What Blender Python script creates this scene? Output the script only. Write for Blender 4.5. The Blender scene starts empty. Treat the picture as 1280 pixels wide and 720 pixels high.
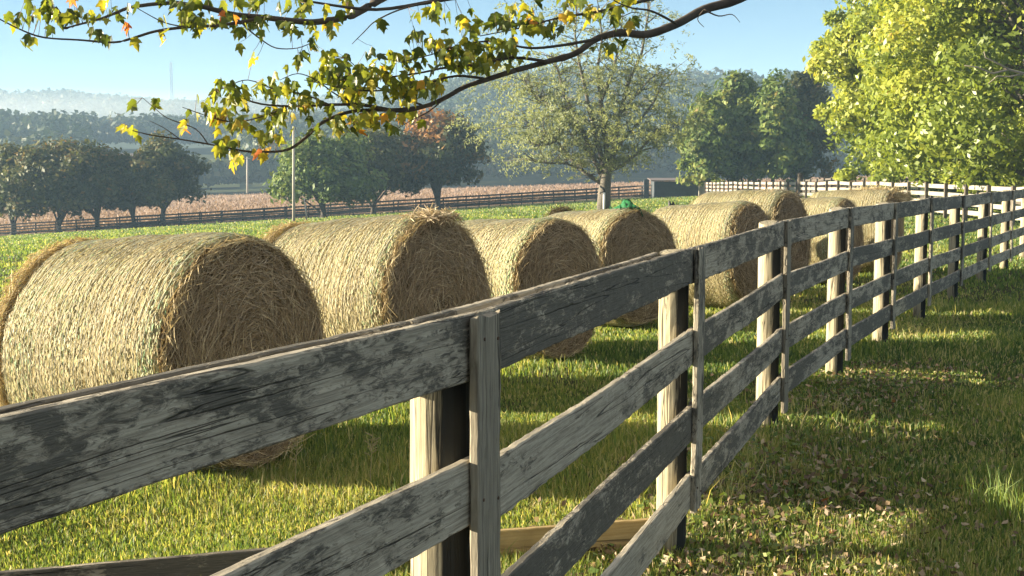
import bpy, math, random
import numpy as np
from mathutils import Vector, Matrix

rng = np.random.default_rng(11)
random.seed(5)
SC = bpy.context.scene
COL = SC.collection
R = math.radians

# ------------------------------------------------------------------ camera
FPX, CAMZ = 1600.0, 1.7
PITCH = math.atan(149.0 / FPX)
cam_d = bpy.data.cameras.new("camera")
cam_d.lens = 36.0 * FPX / 1280.0
cam_d.sensor_width = 36.0
cam_d.clip_start = 0.05
cam_d.clip_end = 20000
cam = bpy.data.objects.new("camera", cam_d)
COL.objects.link(cam)
cam.location = (0, 0, CAMZ)
cam.rotation_euler = (math.pi / 2 - PITCH, 0, 0)
SC.camera = cam


def at(px, py, Y):
    """point at world depth Y seen at photo pixel (1280x720)"""
    a, b = (px - 640.0) / FPX, (360.0 - py) / FPX
    cp, sp = math.cos(PITCH), math.sin(PITCH)
    dy = cp + b * sp
    dz = -sp + b * cp
    return Vector((a / dy * Y, Y, CAMZ + dz / dy * Y))


# ------------------------------------------------------------------ object helpers
def tag(o, label=None, cat=None, group=None, kind=None):
    if label: o["label"] = label
    if cat: o["category"] = cat
    if group: o["group"] = group
    if kind: o["kind"] = kind
    return o


def thing(name, label, cat, loc=(0, 0, 0), rot=(0, 0, 0), group=None):
    o = bpy.data.objects.new(name, None)
    o.empty_display_size = 0.2
    COL.objects.link(o)
    o.location = loc
    o.rotation_euler = rot
    return tag(o, label, cat, group)


def mesh_poly(name, verts, faces, mat, n, tint=None, smooth=False):
    """verts (N,3), faces (M,n) int"""
    verts = np.asarray(verts, dtype=np.float32).reshape(-1, 3)
    faces = np.asarray(faces, dtype=np.int32).reshape(-1, n)
    me = bpy.data.meshes.new(name)
    me.vertices.add(len(verts))
    me.vertices.foreach_set("co", verts.ravel())
    me.loops.add(faces.size)
    me.loops.foreach_set("vertex_index", faces.ravel())
    me.polygons.add(len(faces))
    me.polygons.foreach_set("loop_start", np.arange(0, faces.size, n, dtype=np.int32))
    me.polygons.foreach_set("loop_total", np.full(len(faces), n, dtype=np.int32))
    if smooth:
        me.polygons.foreach_set("use_smooth", np.ones(len(faces), dtype=bool))
    if tint is not None:
        at_ = me.attributes.new("tint", 'FLOAT', 'FACE')
        at_.data.foreach_set("value", np.asarray(tint, dtype=np.float32).ravel())
    me.update(calc_edges=True)
    if mat: me.materials.append(mat)
    return me


def link(name, me, parent=None):
    o = bpy.data.objects.new(name, me)
    COL.objects.link(o)
    if parent is not None: o.parent = parent
    return o


class MB:
    """plain mesh builder: boxes, tubes, lofts with arbitrary polygons"""
    def __init__(s): s.v, s.f = [], []

    def add(s, vs, fs):
        b = len(s.v)
        s.v += [tuple(v) for v in vs]
        s.f += [tuple(b + i for i in f) for f in fs]

    def box(s, c, d, rz=0.0):
        cx, cy, cz = c
        hx, hy, hz = d[0] / 2, d[1] / 2, d[2] / 2
        ca, sa = math.cos(rz), math.sin(rz)
        vs = []
        for z in (-hz, hz):
            for x, y in ((-hx, -hy), (hx, -hy), (hx, hy), (-hx, hy)):
                vs.append((cx + x * ca - y * sa, cy + x * sa + y * ca, cz + z))
        s.add(vs, [(3, 2, 1, 0), (4, 5, 6, 7), (0, 1, 5, 4), (1, 2, 6, 5), (2, 3, 7, 6), (3, 0, 4, 7)])

    def tube(s, pts, rad, n=7, cap=True):
        pts = [Vector(p) for p in pts]
        if not hasattr(rad, '__len__'): rad = [rad] * len(pts)
        ref = Vector((0.31, 0.87, 0.38))
        vs = []
        for i, p in enumerate(pts):
            t = (pts[min(i + 1, len(pts) - 1)] - pts[max(i - 1, 0)])
            if t.length < 1e-9: t = Vector((0, 0, 1))
            t.normalize()
            if abs(t.dot(ref)) > 0.95: rf = Vector((1, 0, 0))
            else: rf = ref
            u = t.cross(rf).normalized()
            w = t.cross(u)
            for k in range(n):
                a = 2 * math.pi * k / n
                vs.append(p + (u * math.cos(a) + w * math.sin(a)) * rad[i])
        fs = []
        for i in range(len(pts) - 1):
            for k in range(n):
                a, b = i * n + k, i * n + (k + 1) % n
                fs.append((a, b, b + n, a + n))
        if cap:
            fs.append(tuple(range(n - 1, -1, -1)))
            m = (len(pts) - 1) * n
            fs.append(tuple(m + k for k in range(n)))
        s.add(vs, fs)

    def build(s, name, mat, parent=None, smooth=False, rel=True):
        me = bpy.data.meshes.new(name)
        vs = s.v
        if parent is not None and rel:
            l = parent.location
            vs = [(x - l[0], y - l[1], z - l[2]) for x, y, z in vs]
        me.from_pydata(vs, [], s.f)
        if smooth:
            me.polygons.foreach_set("use_smooth", np.ones(len(me.polygons), dtype=bool))
        me.update()
        if mat: me.materials.append(mat)
        return link(name, me, parent)


# ------------------------------------------------------------------ materials
def new_mat(name):
    m = bpy.data.materials.new(name)
    m.use_nodes = True
    nt = m.node_tree
    nt.nodes.clear()
    out = nt.nodes.new('ShaderNodeOutputMaterial')
    return m, nt, out


def N(nt, t, **kw):
    n = nt.nodes.new(t)
    for k, v in kw.items():
        if k.startswith('i_'):
            key = k[2:]
            key = int(key) if key.isdigit() else key.replace('_', ' ')
            n.inputs[key].default_value = v
        else:
            setattr(n, k, v)
    return n


def ramp(nt, stops, interp='LINEAR'):
    n = nt.nodes.new('ShaderNodeValToRGB')
    cr = n.color_ramp
    cr.interpolation = interp
    while len(cr.elements) < len(stops): cr.elements.new(0.5)
    for e, (p, c) in zip(cr.elements, stops):
        e.position = p
        e.color = (c[0], c[1], c[2], 1) if hasattr(c, '__len__') else (c, c, c, 1)
    return n


def mix(nt, fac, a, b, blend='MIX'):
    n = nt.nodes.new('ShaderNodeMix')
    n.data_type = 'RGBA'
    n.blend_type = blend
    L = nt.links
    for sock, val in ((n.inputs[0], fac), (n.inputs[6], a), (n.inputs[7], b)):
        if isinstance(val, (int, float)): sock.default_value = val
        elif isinstance(val, (tuple, list)): sock.default_value = (val[0], val[1], val[2], 1)
        else: L.new(val, sock)
    return n.outputs[2]


def math_n(nt, op, a, b=None, clamp=False):
    n = nt.nodes.new('ShaderNodeMath')
    n.operation = op
    n.use_clamp = clamp
    for s, v in zip(n.inputs, (a, b)):
        if v is None: continue
        if isinstance(v, (int, float)): s.default_value = v
        else: nt.links.new(v, s)
    return n.outputs[0]


def noise(nt, vec, scale, detail=4, rough=0.6, dist=0.0):
    n = N(nt, 'ShaderNodeTexNoise')
    n.inputs['Scale'].default_value = scale
    n.inputs['Detail'].default_value = detail
    n.inputs['Roughness'].default_value = rough
    n.inputs['Distortion'].default_value = dist
    nt.links.new(vec, n.inputs['Vector'])
    return n.outputs[0]


def mapping(nt, vec, scale=(1, 1, 1), loc=(0, 0, 0)):
    n = N(nt, 'ShaderNodeMapping')
    n.inputs['Scale'].default_value = scale
    n.inputs['Location'].default_value = loc
    nt.links.new(vec, n.inputs['Vector'])
    return n.outputs[0]


def objcoord(nt, rand=True):
    tc = N(nt, 'ShaderNodeTexCoord')
    if not rand: return tc.outputs['Object']
    oi = N(nt, 'ShaderNodeObjectInfo')
    cm = N(nt, 'ShaderNodeCombineXYZ')
    m1 = math_n(nt, 'MULTIPLY', oi.outputs['Random'], 91.0)
    m2 = math_n(nt, 'MULTIPLY', oi.outputs['Random'], 57.0)
    nt.links.new(m1, cm.inputs[0]); nt.links.new(m2, cm.inputs[1]); nt.links.new(m1, cm.inputs[2])
    va = N(nt, 'ShaderNodeVectorMath', operation='ADD')
    nt.links.new(tc.outputs['Object'], va.inputs[0]); nt.links.new(cm.outputs[0], va.inputs[1])
    return va.outputs[0]


def finish(nt, out, col, rough=0.8, bump=None, bstr=0.4, bdist=0.01, spec=0.3):
    b = N(nt, 'ShaderNodeBsdfPrincipled')
    if isinstance(col, (tuple, list)): b.inputs['Base Color'].default_value = (*col[:3], 1)
    else: nt.links.new(col, b.inputs['Base Color'])
    if isinstance(rough, (int, float)): b.inputs['Roughness'].default_value = rough
    else: nt.links.new(rough, b.inputs['Roughness'])
    b.inputs['Specular IOR Level'].default_value = spec
    if bump is not None:
        bp = N(nt, 'ShaderNodeBump')
        bp.inputs['Strength'].default_value = bstr
        bp.inputs['Distance'].default_value = bdist
        nt.links.new(bump, bp.inputs['Height'])
        nt.links.new(bp.outputs[0], b.inputs['Normal'])
    nt.links.new(b.outputs[0], out.inputs['Surface'])


def leaf_mat(name, stops, transl=0.4, rough=0.55, spec=0.25, tcol=(1.15, 1.1, 0.6)):
    m, nt, out = new_mat(name)
    a = N(nt, 'ShaderNodeAttribute', attribute_name='tint')
    r = ramp(nt, stops)
    nt.links.new(a.outputs['Fac'], r.inputs[0])
    p = N(nt, 'ShaderNodeBsdfPrincipled')
    p.inputs['Roughness'].default_value = rough
    p.inputs['Specular IOR Level'].default_value = spec
    nt.links.new(r.outputs[0], p.inputs['Base Color'])
    t = N(nt, 'ShaderNodeBsdfTranslucent')
    tc = mix(nt, 1.0, r.outputs[0], tcol, 'MULTIPLY')
    nt.links.new(tc, t.inputs['Color'])
    mx = N(nt, 'ShaderNodeMixShader')
    mx.inputs[0].default_value = transl
    nt.links.new(p.outputs[0], mx.inputs[1]); nt.links.new(t.outputs[0], mx.inputs[2])
    nt.links.new(mx.outputs[0], out.inputs['Surface'])
    return m


def paint_wood(name, lo, hi, paint=(0.066, 0.059, 0.046), wood=((0.23, 0.20, 0.15), (0.54, 0.48, 0.37)), along='X'):
    """black fence paint flaking off grey weathered timber; grain runs along local axis"""
    m, nt, out = new_mat(name)
    v = objcoord(nt)
    if along == 'X':
        g_s, p_s, c_s = (2.2, 30, 60), (4.5, 14, 15), (0.4, 6, 16)
    else:
        g_s, p_s, c_s = (60, 60, 2.2), (15, 15, 4.0), (14, 14, 0.7)
    grain = noise(nt, mapping(nt, v, g_s), 2.2, 5, 0.65, 0.3)
    fine = noise(nt, mapping(nt, v, g_s), 7.0, 3, 0.7)
    big = noise(nt, mapping(nt, v, p_s), 1.0, 7, 0.68, 0.5)
    chip = noise(nt, mapping(nt, v, p_s), 4.0, 6, 0.78, 1.2)
    patch = noise(nt, mapping(nt, v, p_s), 0.22, 3, 0.6, 0.4)
    w = ramp(nt, [(0.34, wood[0]), (0.5, [(a + b) / 2 for a, b in zip(*wood)]), (0.68, wood[1])])
    nt.links.new(grain, w.inputs[0])
    oi = N(nt, 'ShaderNodeObjectInfo')
    msum = math_n(nt, 'ADD', math_n(nt, 'MULTIPLY', big, 0.34), math_n(nt, 'MULTIPLY', chip, 0.30))
    msum = math_n(nt, 'ADD', msum, math_n(nt, 'MULTIPLY', patch, 0.24))
    msum = math_n(nt, 'ADD', msum, math_n(nt, 'MULTIPLY', grain, 0.14))
    msum = math_n(nt, 'ADD', msum, math_n(nt, 'MULTIPLY', math_n(nt, 'SUBTRACT', oi.outputs['Random'], 0.5), 0.06))
    pm = ramp(nt, [(lo, 0.0), (hi, 1.0)])
    nt.links.new(msum, pm.inputs[0])
    pv = ramp(nt, [(0.3, paint), (0.75, [c * 2.4 + 0.012 for c in paint])])
    nt.links.new(fine, pv.inputs[0])
    col = mix(nt, pm.outputs[0], w.outputs[0], pv.outputs[0])
    # long drying cracks
    ck = noise(nt, mapping(nt, v, c_s), 1.0, 3, 0.5, 0.4)
    ckl = math_n(nt, 'ABSOLUTE', math_n(nt, 'SUBTRACT', ck, 0.5))
    ckr = ramp(nt, [(0.0, 1.0), (0.008, 0.0)])
    nt.links.new(ckl, ckr.inputs[0])
    col = mix(nt, math_n(nt, 'MULTIPLY', ckr.outputs[0], 0.85), col, (0.008, 0.008, 0.007))
    h = math_n(nt, 'ADD', math_n(nt, 'MULTIPLY', grain, 0.5), math_n(nt, 'MULTIPLY', pm.outputs[0], 0.35))
    h = math_n(nt, 'ADD', h, math_n(nt, 'MULTIPLY', fine, 0.25))
    h = math_n(nt, 'SUBTRACT', h, math_n(nt, 'MULTIPLY', ckr.outputs[0], 1.2))
    finish(nt, out, col, 0.72, h, 0.7, 0.006, 0.3)
    return m


def bare_wood(name, c0, c1, along='Z', stain=0.5):
    m, nt, out = new_mat(name)
    v = objcoord(nt)
    s = (38, 38, 1.6) if along == 'Z' else (1.6, 38, 38)
    grain = noise(nt, mapping(nt, v, s), 1.6, 5, 0.65, 0.6)
    blot = noise(nt, v, 5.0, 4, 0.6)
    r = ramp(nt, [(0.25, c0), (0.7, c1)])
    nt.links.new(grain, r.inputs[0])
    br = ramp(nt, [(0.42, 0.0), (0.75, 1.0)])
    nt.links.new(blot, br.inputs[0])
    col = mix(nt, math_n(nt, 'MULTIPLY', br.outputs[0], stain), r.outputs[0], [c * 0.45 for c in c0])
    c_s = (22, 22, 0.8) if along == 'Z' else (0.8, 22, 22)
    ck = noise(nt, mapping(nt, v, c_s), 1.0, 2, 0.5, 0.3)
    ckr = ramp(nt, [(0.0, 1.0), (0.012, 0.0)])
    nt.links.new(math_n(nt, 'ABSOLUTE', math_n(nt, 'SUBTRACT', ck, 0.5)), ckr.inputs[0])
    col = mix(nt, math_n(nt, 'MULTIPLY', ckr.outputs[0], 0.7), col, (0.03, 0.025, 0.018))
    h = math_n(nt, 'SUBTRACT', grain, ckr.outputs[0])
    finish(nt, out, col, 0.8, h, 0.6, 0.005, 0.2)
    return m


def plain(name, col, rough=0.7, var=0.25, scale=8.0, spec=0.3):
    m, nt, out = new_mat(name)
    v = objcoord(nt)
    n_ = noise(nt, v, scale, 5, 0.65)
    r = ramp(nt, [(0.25, [c * (1 - var) for c in col]), (0.75, [min(1, c * (1 + var)) for c in col])])
    nt.links.new(n_, r.inputs[0])
    finish(nt, out, r.outputs[0], rough, n_, 0.3, 0.01, spec)
    return m


M = {}
M['board'] = paint_wood('flaking_board', 0.49, 0.525)
M['board_grey'] = paint_wood('worn_grey_board', 0.525, 0.57)
M['board_dark'] = paint_wood('painted_board', 0.465, 0.505)
M['batten'] = paint_wood('flaking_batten', 0.50, 0.53, along='X')
M['batten_bare'] = paint_wood('worn_batten', 0.55, 0.60, along='X', wood=((0.13, 0.112, 0.083), (0.34, 0.30, 0.225)))
M['post'] = bare_wood('pale_post_wood', (0.27, 0.235, 0.16), (0.50, 0.45, 0.33), stain=0.45)
M['gold_plank'] = bare_wood('yellow_plank_wood', (0.30, 0.21, 0.09), (0.46, 0.35, 0.17), along='X', stain=0.5)
M['rust'] = plain('rusty_nail', (0.09, 0.05, 0.03), .7)
M['far_dark'] = plain('dark_fence_paint', (0.03, 0.032, 0.032), 0.7)
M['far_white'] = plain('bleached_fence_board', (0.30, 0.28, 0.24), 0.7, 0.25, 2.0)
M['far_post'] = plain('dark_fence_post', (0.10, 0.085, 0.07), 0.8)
M['bark'] = plain('grey_bark', (0.13, 0.115, 0.095), 0.9, 0.5, 14)
M['bark_dark'] = plain('dark_bark', (0.07, 0.058, 0.048), 0.9, 0.5, 14)
M['bark_pale'] = plain('pale_bark', (0.30, 0.26, 0.21), 0.9, 0.4, 20)
M['pole'] = plain('weathered_pole', (0.42, 0.38, 0.32), 0.8)
M['steel'] = plain('galvanised_steel', (0.45, 0.46, 0.47), 0.5)
M['white_pvc'] = plain('white_pipe', (0.8, 0.8, 0.78), 0.4, 0.05)
M['black_iron'] = plain('black_iron', (0.02, 0.02, 0.02), 0.5)
M['shed_wall'] = plain('blue_grey_boards', (0.055, 0.065, 0.075), 0.8, 0.3, 3)
M['shed_roof'] = plain('pale_red_roof', (0.17, 0.135, 0.125), 0.6, 0.15, 2)
M['green_wrap'] = plain('green_plastic', (0.02, 0.13, 0.045), 0.5, 0.6, 40)

# ------------------------------------------------------------------ terrain
FP = np.array([(-1.035, 0.68), (-0.055, 2.95), (0.819, 5.55), (1.762, 8.15), (2.76, 10.4), (3.72, 12.4),
               (4.79, 14.6), (5.96, 16.9), (7.225, 19.3), (8.52, 21.8), (9.85, 24.3), (11.2, 26.8)]) + np.array([-0.045, 0.0])
FTOP = [1.40, 1.37, 1.363, 1.374, 1.388, 1.375, 1.37, 1.352, 1.35, 1.335, 1.33, 1.32]


def sstep(a, b, x):
    t = np.clip((x - a) / (b - a), 0, 1)
    return t * t * (3 - 2 * t)


def softplus(x, k):
    return k * np.logaddexp(0, x / k)


def gh(x, y):
    x = np.asarray(x, dtype=float); y = np.asarray(y, dtype=float)
    xf = np.interp(y, np.r_[-20, FP[:, 1], 60], np.r_[-9, FP[:, 0], 28])
    d = (xf - x) * 0.9
    hn = -0.062 * softplus(d - 2.4, 0.35)
    hn = np.maximum(hn, -1.6)
    s = np.minimum(softplus(y - 15, 4), 135)
    k = np.clip(0.0185 - 0.068 * x / np.maximum(y, 12), 0.0, 0.055)
    hf = -s * k - 0.28 * sstep(18, 40, y) * sstep(0.1, 0.25, x / np.maximum(y, 12))
    w = sstep(14, 50, y)
    h = hn * (1 - w) + hf * w
    h = h + 0.018 * np.sin(x * 1.7 + 0.4 * y) * np.cos(y * 1.3 - 0.5 * x) + 0.012 * np.sin(x * 3.9 - y * 2.3)
    return h


def hill(x, y):
    t = x / np.maximum(y, 1)
    base = -135 * np.clip(0.0185 - 0.068 * t, 0, 0.055)
    h = base + 12 * sstep(320, 480, y) + (7 + 18 * sstep(-0.14, 0.0, t)) * sstep(440, 640, y)
    ridge = 43 - 21 * sstep(-0.1, 0.16, t) + 3 * np.sin(x * 0.011 + 1) + 2 * np.sin(x * 0.023)
    h = h + ridge * sstep(800, 1300, y)
    h = h + 2.5 * np.sin(x * 0.02 + y * 0.013) * sstep(350, 500, y)
    return h


def grid_sheet(name, ys, ts, hfun, mat, off=0.0, spread=20.0):
    Yg, Tg = np.meshgrid(ys, ts, indexing='ij')
    Xg = Tg * (np.abs(Yg) + spread)
    Z = hfun(Xg, Yg) + off
    v = np.stack([Xg, Yg, Z], -1).reshape(-1, 3)
    a = np.arange(len(ys) * len(ts)).reshape(len(ys), len(ts))
    f = np.stack([a[:-1, :-1], a[:-1, 1:], a[1:, 1:], a[1:, :-1]], -1).reshape(-1, 4)
    return link(name, mesh_poly(name, v, f, mat, 4, smooth=True))


m, nt, out = new_mat('meadow_ground')
tc = N(nt, 'ShaderNodeTexCoord'); v = tc.outputs['Object']
n1 = noise(nt, v, 0.35, 5, 0.6); n2 = noise(nt, v, 6.0, 6, 0.7); n3 = noise(nt, v, 45.0, 4, 0.7)
c1 = ramp(nt, [(0.3, (0.030, 0.046, 0.016)), (0.5, (0.060, 0.075, 0.026)), (0.72, (0.105, 0.10, 0.04))])
nt.links.new(n2, c1.inputs[0])
c2 = ramp(nt, [(0.3, (0.035, 0.040, 0.018)), (0.7, (0.12, 0.115, 0.045))])
nt.links.new(n3, c2.inputs[0])
cc = mix(nt, 0.5, c1.outputs[0], c2.outputs[0])
pr = ramp(nt, [(0.35, 0.0), (0.7, 1.0)]); nt.links.new(n1, pr.inputs[0])
cc = mix(nt, math_n(nt, 'MULTIPLY', pr.outputs[0], 0.5), cc, (0.10, 0.085, 0.045))
bh = math_n(nt, 'ADD', n2, n3)
finish(nt, out, cc, 0.95, bh, 1.0, 0.06, 0.1)
M['ground'] = m
ys = np.r_[np.linspace(-25, 2, 20), np.linspace(2.4, 30, 120), np.geomspace(31, 340, 70), np.geomspace(360, 9000, 14)]
ground = grid_sheet('ground', ys, np.linspace(-1.6, 1.6, 170), lambda x, y: gh(x, y), M['ground'])
tag(ground, kind='structure')

m, nt, out = new_mat('wooded_hill_ground')
tc = N(nt, 'ShaderNodeTexCoord'); v = tc.outputs['Object']
n1 = noise(nt, v, 0.012, 4, 0.6); n2 = noise(nt, v, 0.25, 5, 0.7)
c1 = ramp(nt, [(0.3, (0.03, 0.045, 0.015)), (0.7, (0.075, 0.08, 0.03))]); nt.links.new(n2, c1.inputs[0])
finish(nt, out, c1.outputs[0], 0.95, n2, 0.6, 1.0, 0.1)
M['hill'] = m
hills = grid_sheet('hills', np.r_[np.linspace(305, 800, 50), np.linspace(830, 2200, 45)], np.linspace(-0.75, 0.75, 120), hill, M['hill'], 0.02, 0)
tag(hills, kind='structure')


def in_field(x, y):
    t = x / y
    return (y > 330) & (y < 500) & (t > -0.325) & (t < -0.212)


m, nt, out = new_mat('stubble_field')
tc = N(nt, 'ShaderNodeTexCoord'); v = tc.outputs['Object']
n2 = noise(nt, mapping(nt, v, (0.05, 0.6, 1)), 1.0, 5, 0.7)
c1 = ramp(nt, [(0.3, (0.27, 0.18, 0.12)), (0.7, (0.40, 0.28, 0.20))]); nt.links.new(n2, c1.inputs[0])
finish(nt, out, c1.outputs[0], 0.95, n2, 0.5, 0.3, 0.1)
M['stubble'] = m
fld = grid_sheet('stubble_field', np.linspace(150.5, 304, 24), np.linspace(-0.62, 0.36, 60), lambda x, y: gh(x, y), M['stubble'], 0.06, 0)
tag(fld, kind='structure')
fld2 = grid_sheet('hill_field', np.linspace(395, 500, 14), np.linspace(-0.325, -0.29, 14), hill, M['stubble'], 0.5, 0)
tag(fld2, kind='structure')
m, nt, out = new_mat('hill_meadow')
tc = N(nt, 'ShaderNodeTexCoord'); n2 = noise(nt, tc.outputs['Object'], 0.08, 5, 0.7)
c1 = ramp(nt, [(0.3, (0.13, 0.15, 0.05)), (0.7, (0.26, 0.25, 0.10))]); nt.links.new(n2, c1.inputs[0])
finish(nt, out, c1.outputs[0], 0.95, n2, 0.5, 0.3, 0.1)
M['hill_meadow'] = m
fld3 = grid_sheet('hill_meadow', np.linspace(345, 500, 14), np.linspace(-0.255, -0.212, 10), hill, M['hill_meadow'], 0.5, 0)
tag(fld3, kind='structure')


# ------------------------------------------------------------------ leaf-card clouds
def unit(v):
    return v / np.maximum(np.linalg.norm(v, axis=-1, keepdims=True), 1e-9)


def leaf_quads(P, Nrm, size, aspect=1.7, jitter=0.6, down=None):
    """diamond-shaped leaf cards at P facing roughly Nrm -> verts, quads"""
    n = len(P)
    nn = unit(Nrm + rng.normal(0, jitter, (n, 3)))
    a = unit(np.cross(nn, rng.normal(0, 1, (n, 3)) + 1e-3))
    if down is not None:
        dvec = np.tile(np.array([[0, 0, -1.0]]), (n, 1))
        a = unit(a * (1 - down) + dvec * down)
        a = unit(a - nn * np.sum(a * nn, -1, keepdims=True))
    b = np.cross(nn, a)
    s = (size * rng.uniform(0.6, 1.35, n))[:, None]
    fold = nn * s * 0.16
    v = np.stack([P - a * s, P + b * s / aspect * 0.9 - fold - a * s * 0.1, P + a * s, P - b * s / aspect * 0.9 - fold - a * s * 0.1], 1)
    f = np.arange(n * 4).reshape(n, 4)
    return v.reshape(-1, 3), f


def crown_cloud(center, radii, nclump, nleaf, size, clump_r, shape='round', lean=None, seed=0, inner=0.35, flat_bottom=0.75):
    """leaf positions grouped in clumps through an ellipsoid; returns P, outward normals, clump centres, local clump id"""
    r_ = np.random.default_rng(seed)
    c = np.asarray(center, float); rad = np.asarray(radii, float)
    d = unit(r_.normal(0, 1, (nclump * 3, 3)))
    d[:, 2] = np.where(d[:, 2] < -flat_bottom, -d[:, 2], d[:, 2])
    rr = r_.uniform(inner, 1.0, (nclump * 3, 1)) ** 0.55
    q = d * rr
    if shape == 'cone':
        zz = (q[:, 2] + 1) / 2
        q[:, :2] *= (1.15 - 0.75 * zz)[:, None]
    elif shape == 'block':
        l4 = (np.abs(d) ** 3.2).sum(-1, keepdims=True) ** (1 / 3.2)
        q = d / l4 * rr
        up = np.clip(q[:, 2], 0, 1)
        q[:, :2] *= (1 - .35 * up ** 2)[:, None]
    elif shape == 'dome':
        q[:, 2] = np.where(q[:, 2] < 0, q[:, 2] * 0.75, q[:, 2])
    q = q[:nclump]
    ang = np.arctan2(q[:, 1], q[:, 0])
    q = q * (1 + 0.10 * np.sin(3 * ang + seed) + 0.07 * np.sin(5 * ang + 2 * q[:, 2] * 3 + seed))[:, None]
    C = c + q * rad
    cid = r_.integers(0, nclump, nleaf)
    cr = clump_r * r_.uniform(0.6, 1.35, nclump)
    off = r_.normal(0, 1, (nleaf, 3))
    off = unit(off) * (r_.uniform(0.0, 1.0, (nleaf, 1)) ** 0.45)
    P = C[cid] + off * cr[cid][:, None] * np.array([1, 1, 0.75])
    outw = unit(unit((P - c) / rad) * 0.7 + off * 0.9 + np.array([0, 0, 0.35]))
    return P, outw, C, cid


def tree(name, label, cat, base, center, radii, mat, bark, nclump=90, nleaf=7000, size=0.3, clump_r=1.0, shape='round', seed=1,
         trunk_r=0.3, group=None, tintf=None, nlimb=14, lean=(0, 0), inner=0.35, forks=1, fork_h=None, jitter=0.6, flat_bottom=0.75):
    base = Vector(base); c = Vector(center)
    t = thing(name, label, cat, base, group=group)
    P, O, C, cid = crown_cloud(center, radii, nclump, nleaf, size, clump_r, shape, seed=seed, inner=inner, flat_bottom=flat_bottom)
    r_ = np.random.default_rng(seed + 100)
    clump_t = r_.uniform(-0.24, 0.24, nclump)
    tint = 0.5 + clump_t[cid] + r_.normal(0, 0.13, nleaf)
    if tintf is not None: tint = tintf(P, tint, c, radii)
    v, f = leaf_quads(P, O, size, jitter=jitter)
    v = v - np.array(base)
    o = link('crown', mesh_poly('crown', v, f, mat, 4, np.clip(tint, 0, 1)), t)
    mb = MB()
    fh = fork_h if fork_h is not None else (c.z - base.z) * 0.45
    forkp = Vector((base.x + lean[0] * fh, base.y + lean[1] * fh, base.z + fh))
    top = Vector((c.x, c.y, c.z + radii[2] * 0.55))
    mid = forkp.lerp(top, 0.5) + Vector((r_.normal(0, .25), r_.normal(0, .25), 0))
    mb.tube([base - Vector((0, 0, .15)), base + Vector((0, 0, .25)), base.lerp(forkp, .5), forkp, mid, top],
            [trunk_r * 1.45, trunk_r * 1.1, trunk_r * .95, trunk_r * .85, trunk_r * .5, trunk_r * .12], 8)
    idx = r_.choice(nclump, min(nlimb, nclump), replace=False)
    for i in idx:
        e = Vector(C[i])
        h = r_.uniform(0.0, 0.55)
        s = forkp.lerp(top, h) if r_.random() > 0.35 else base.lerp(forkp, r_.uniform(.75, 1.0))
        m1 = s.lerp(e, 0.45) + Vector((r_.normal(0, .3), r_.normal(0, .3), 0.12 * (e - s).length))
        mb.tube([s, s.lerp(m1, .5), m1, m1.lerp(e, .55), e], [trunk_r * .42, trunk_r * .36, trunk_r * .26, trunk_r * .17, trunk_r * .06], 6)
    mb.build('trunk', bark, t, smooth=True)
    return t


# leaf materials (0 = dark green ... 1 = turned)
M['lf_far'] = leaf_mat('dull_autumn_leaf', [(0.1, (0.04, 0.058, 0.022)), (0.5, (0.08, 0.095, 0.03)), (0.72, (0.13, 0.125, 0.042)), (1.0, (0.26, 0.14, 0.045))], 0.3)
M['lf_orange'] = leaf_mat('orange_tipped_leaf', [(0.1, (0.035, 0.05, 0.02)), (0.5, (0.065, 0.075, 0.027)), (0.68, (0.19, 0.12, 0.04)), (1.0, (0.38, 0.18, 0.06))], 0.25)
M['lf_green'] = leaf_mat('mid_green_leaf', [(0.1, (0.055, 0.10, 0.026)), (0.5, (0.13, 0.19, 0.042)), (0.8, (0.23, 0.26, 0.06)), (1.0, (0.20, 0.15, 0.04))], 0.3)
M['lf_maple'] = leaf_mat('bright_maple_leaf', [(0.05, (0.09, 0.14, 0.025)), (0.45, (0.23, 0.29, 0.045)), (0.75, (0.38, 0.41, 0.065)), (0.92, (0.48, 0.43, 0.08)), (1.0, (0.50, 0.27, 0.07))], 0.42, 0.4, 0.4)
M['lf_willow'] = leaf_mat('grey_green_willow_leaf', [(0.1, (0.15, 0.17, 0.085)), (0.5, (0.25, 0.29, 0.15)), (0.8, (0.36, 0.39, 0.20)), (1.0, (0.42, 0.42, 0.21))], 0.45)
M['lf_forest'] = leaf_mat('distant_forest_leaf', [(0.1, (0.025, 0.045, 0.018)), (0.5, (0.05, 0.07, 0.025)), (0.8, (0.10, 0.095, 0.035)), (1.0, (0.18, 0.10, 0.04))], 0.2)
M['lf_near'] = leaf_mat('turning_maple_leaf', [(0.0, (0.05, 0.075, 0.018)), (0.3, (0.12, 0.16, 0.03)), (0.52, (0.26, 0.28, 0.045)), (0.68, (0.42, 0.36, 0.05)), (0.84, (0.55, 0.30, 0.05)), (1.0, (0.55, 0.16, 0.05))], 0.5, 0.35, 0.4, (1.4, 1.3, 0.6))

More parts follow.
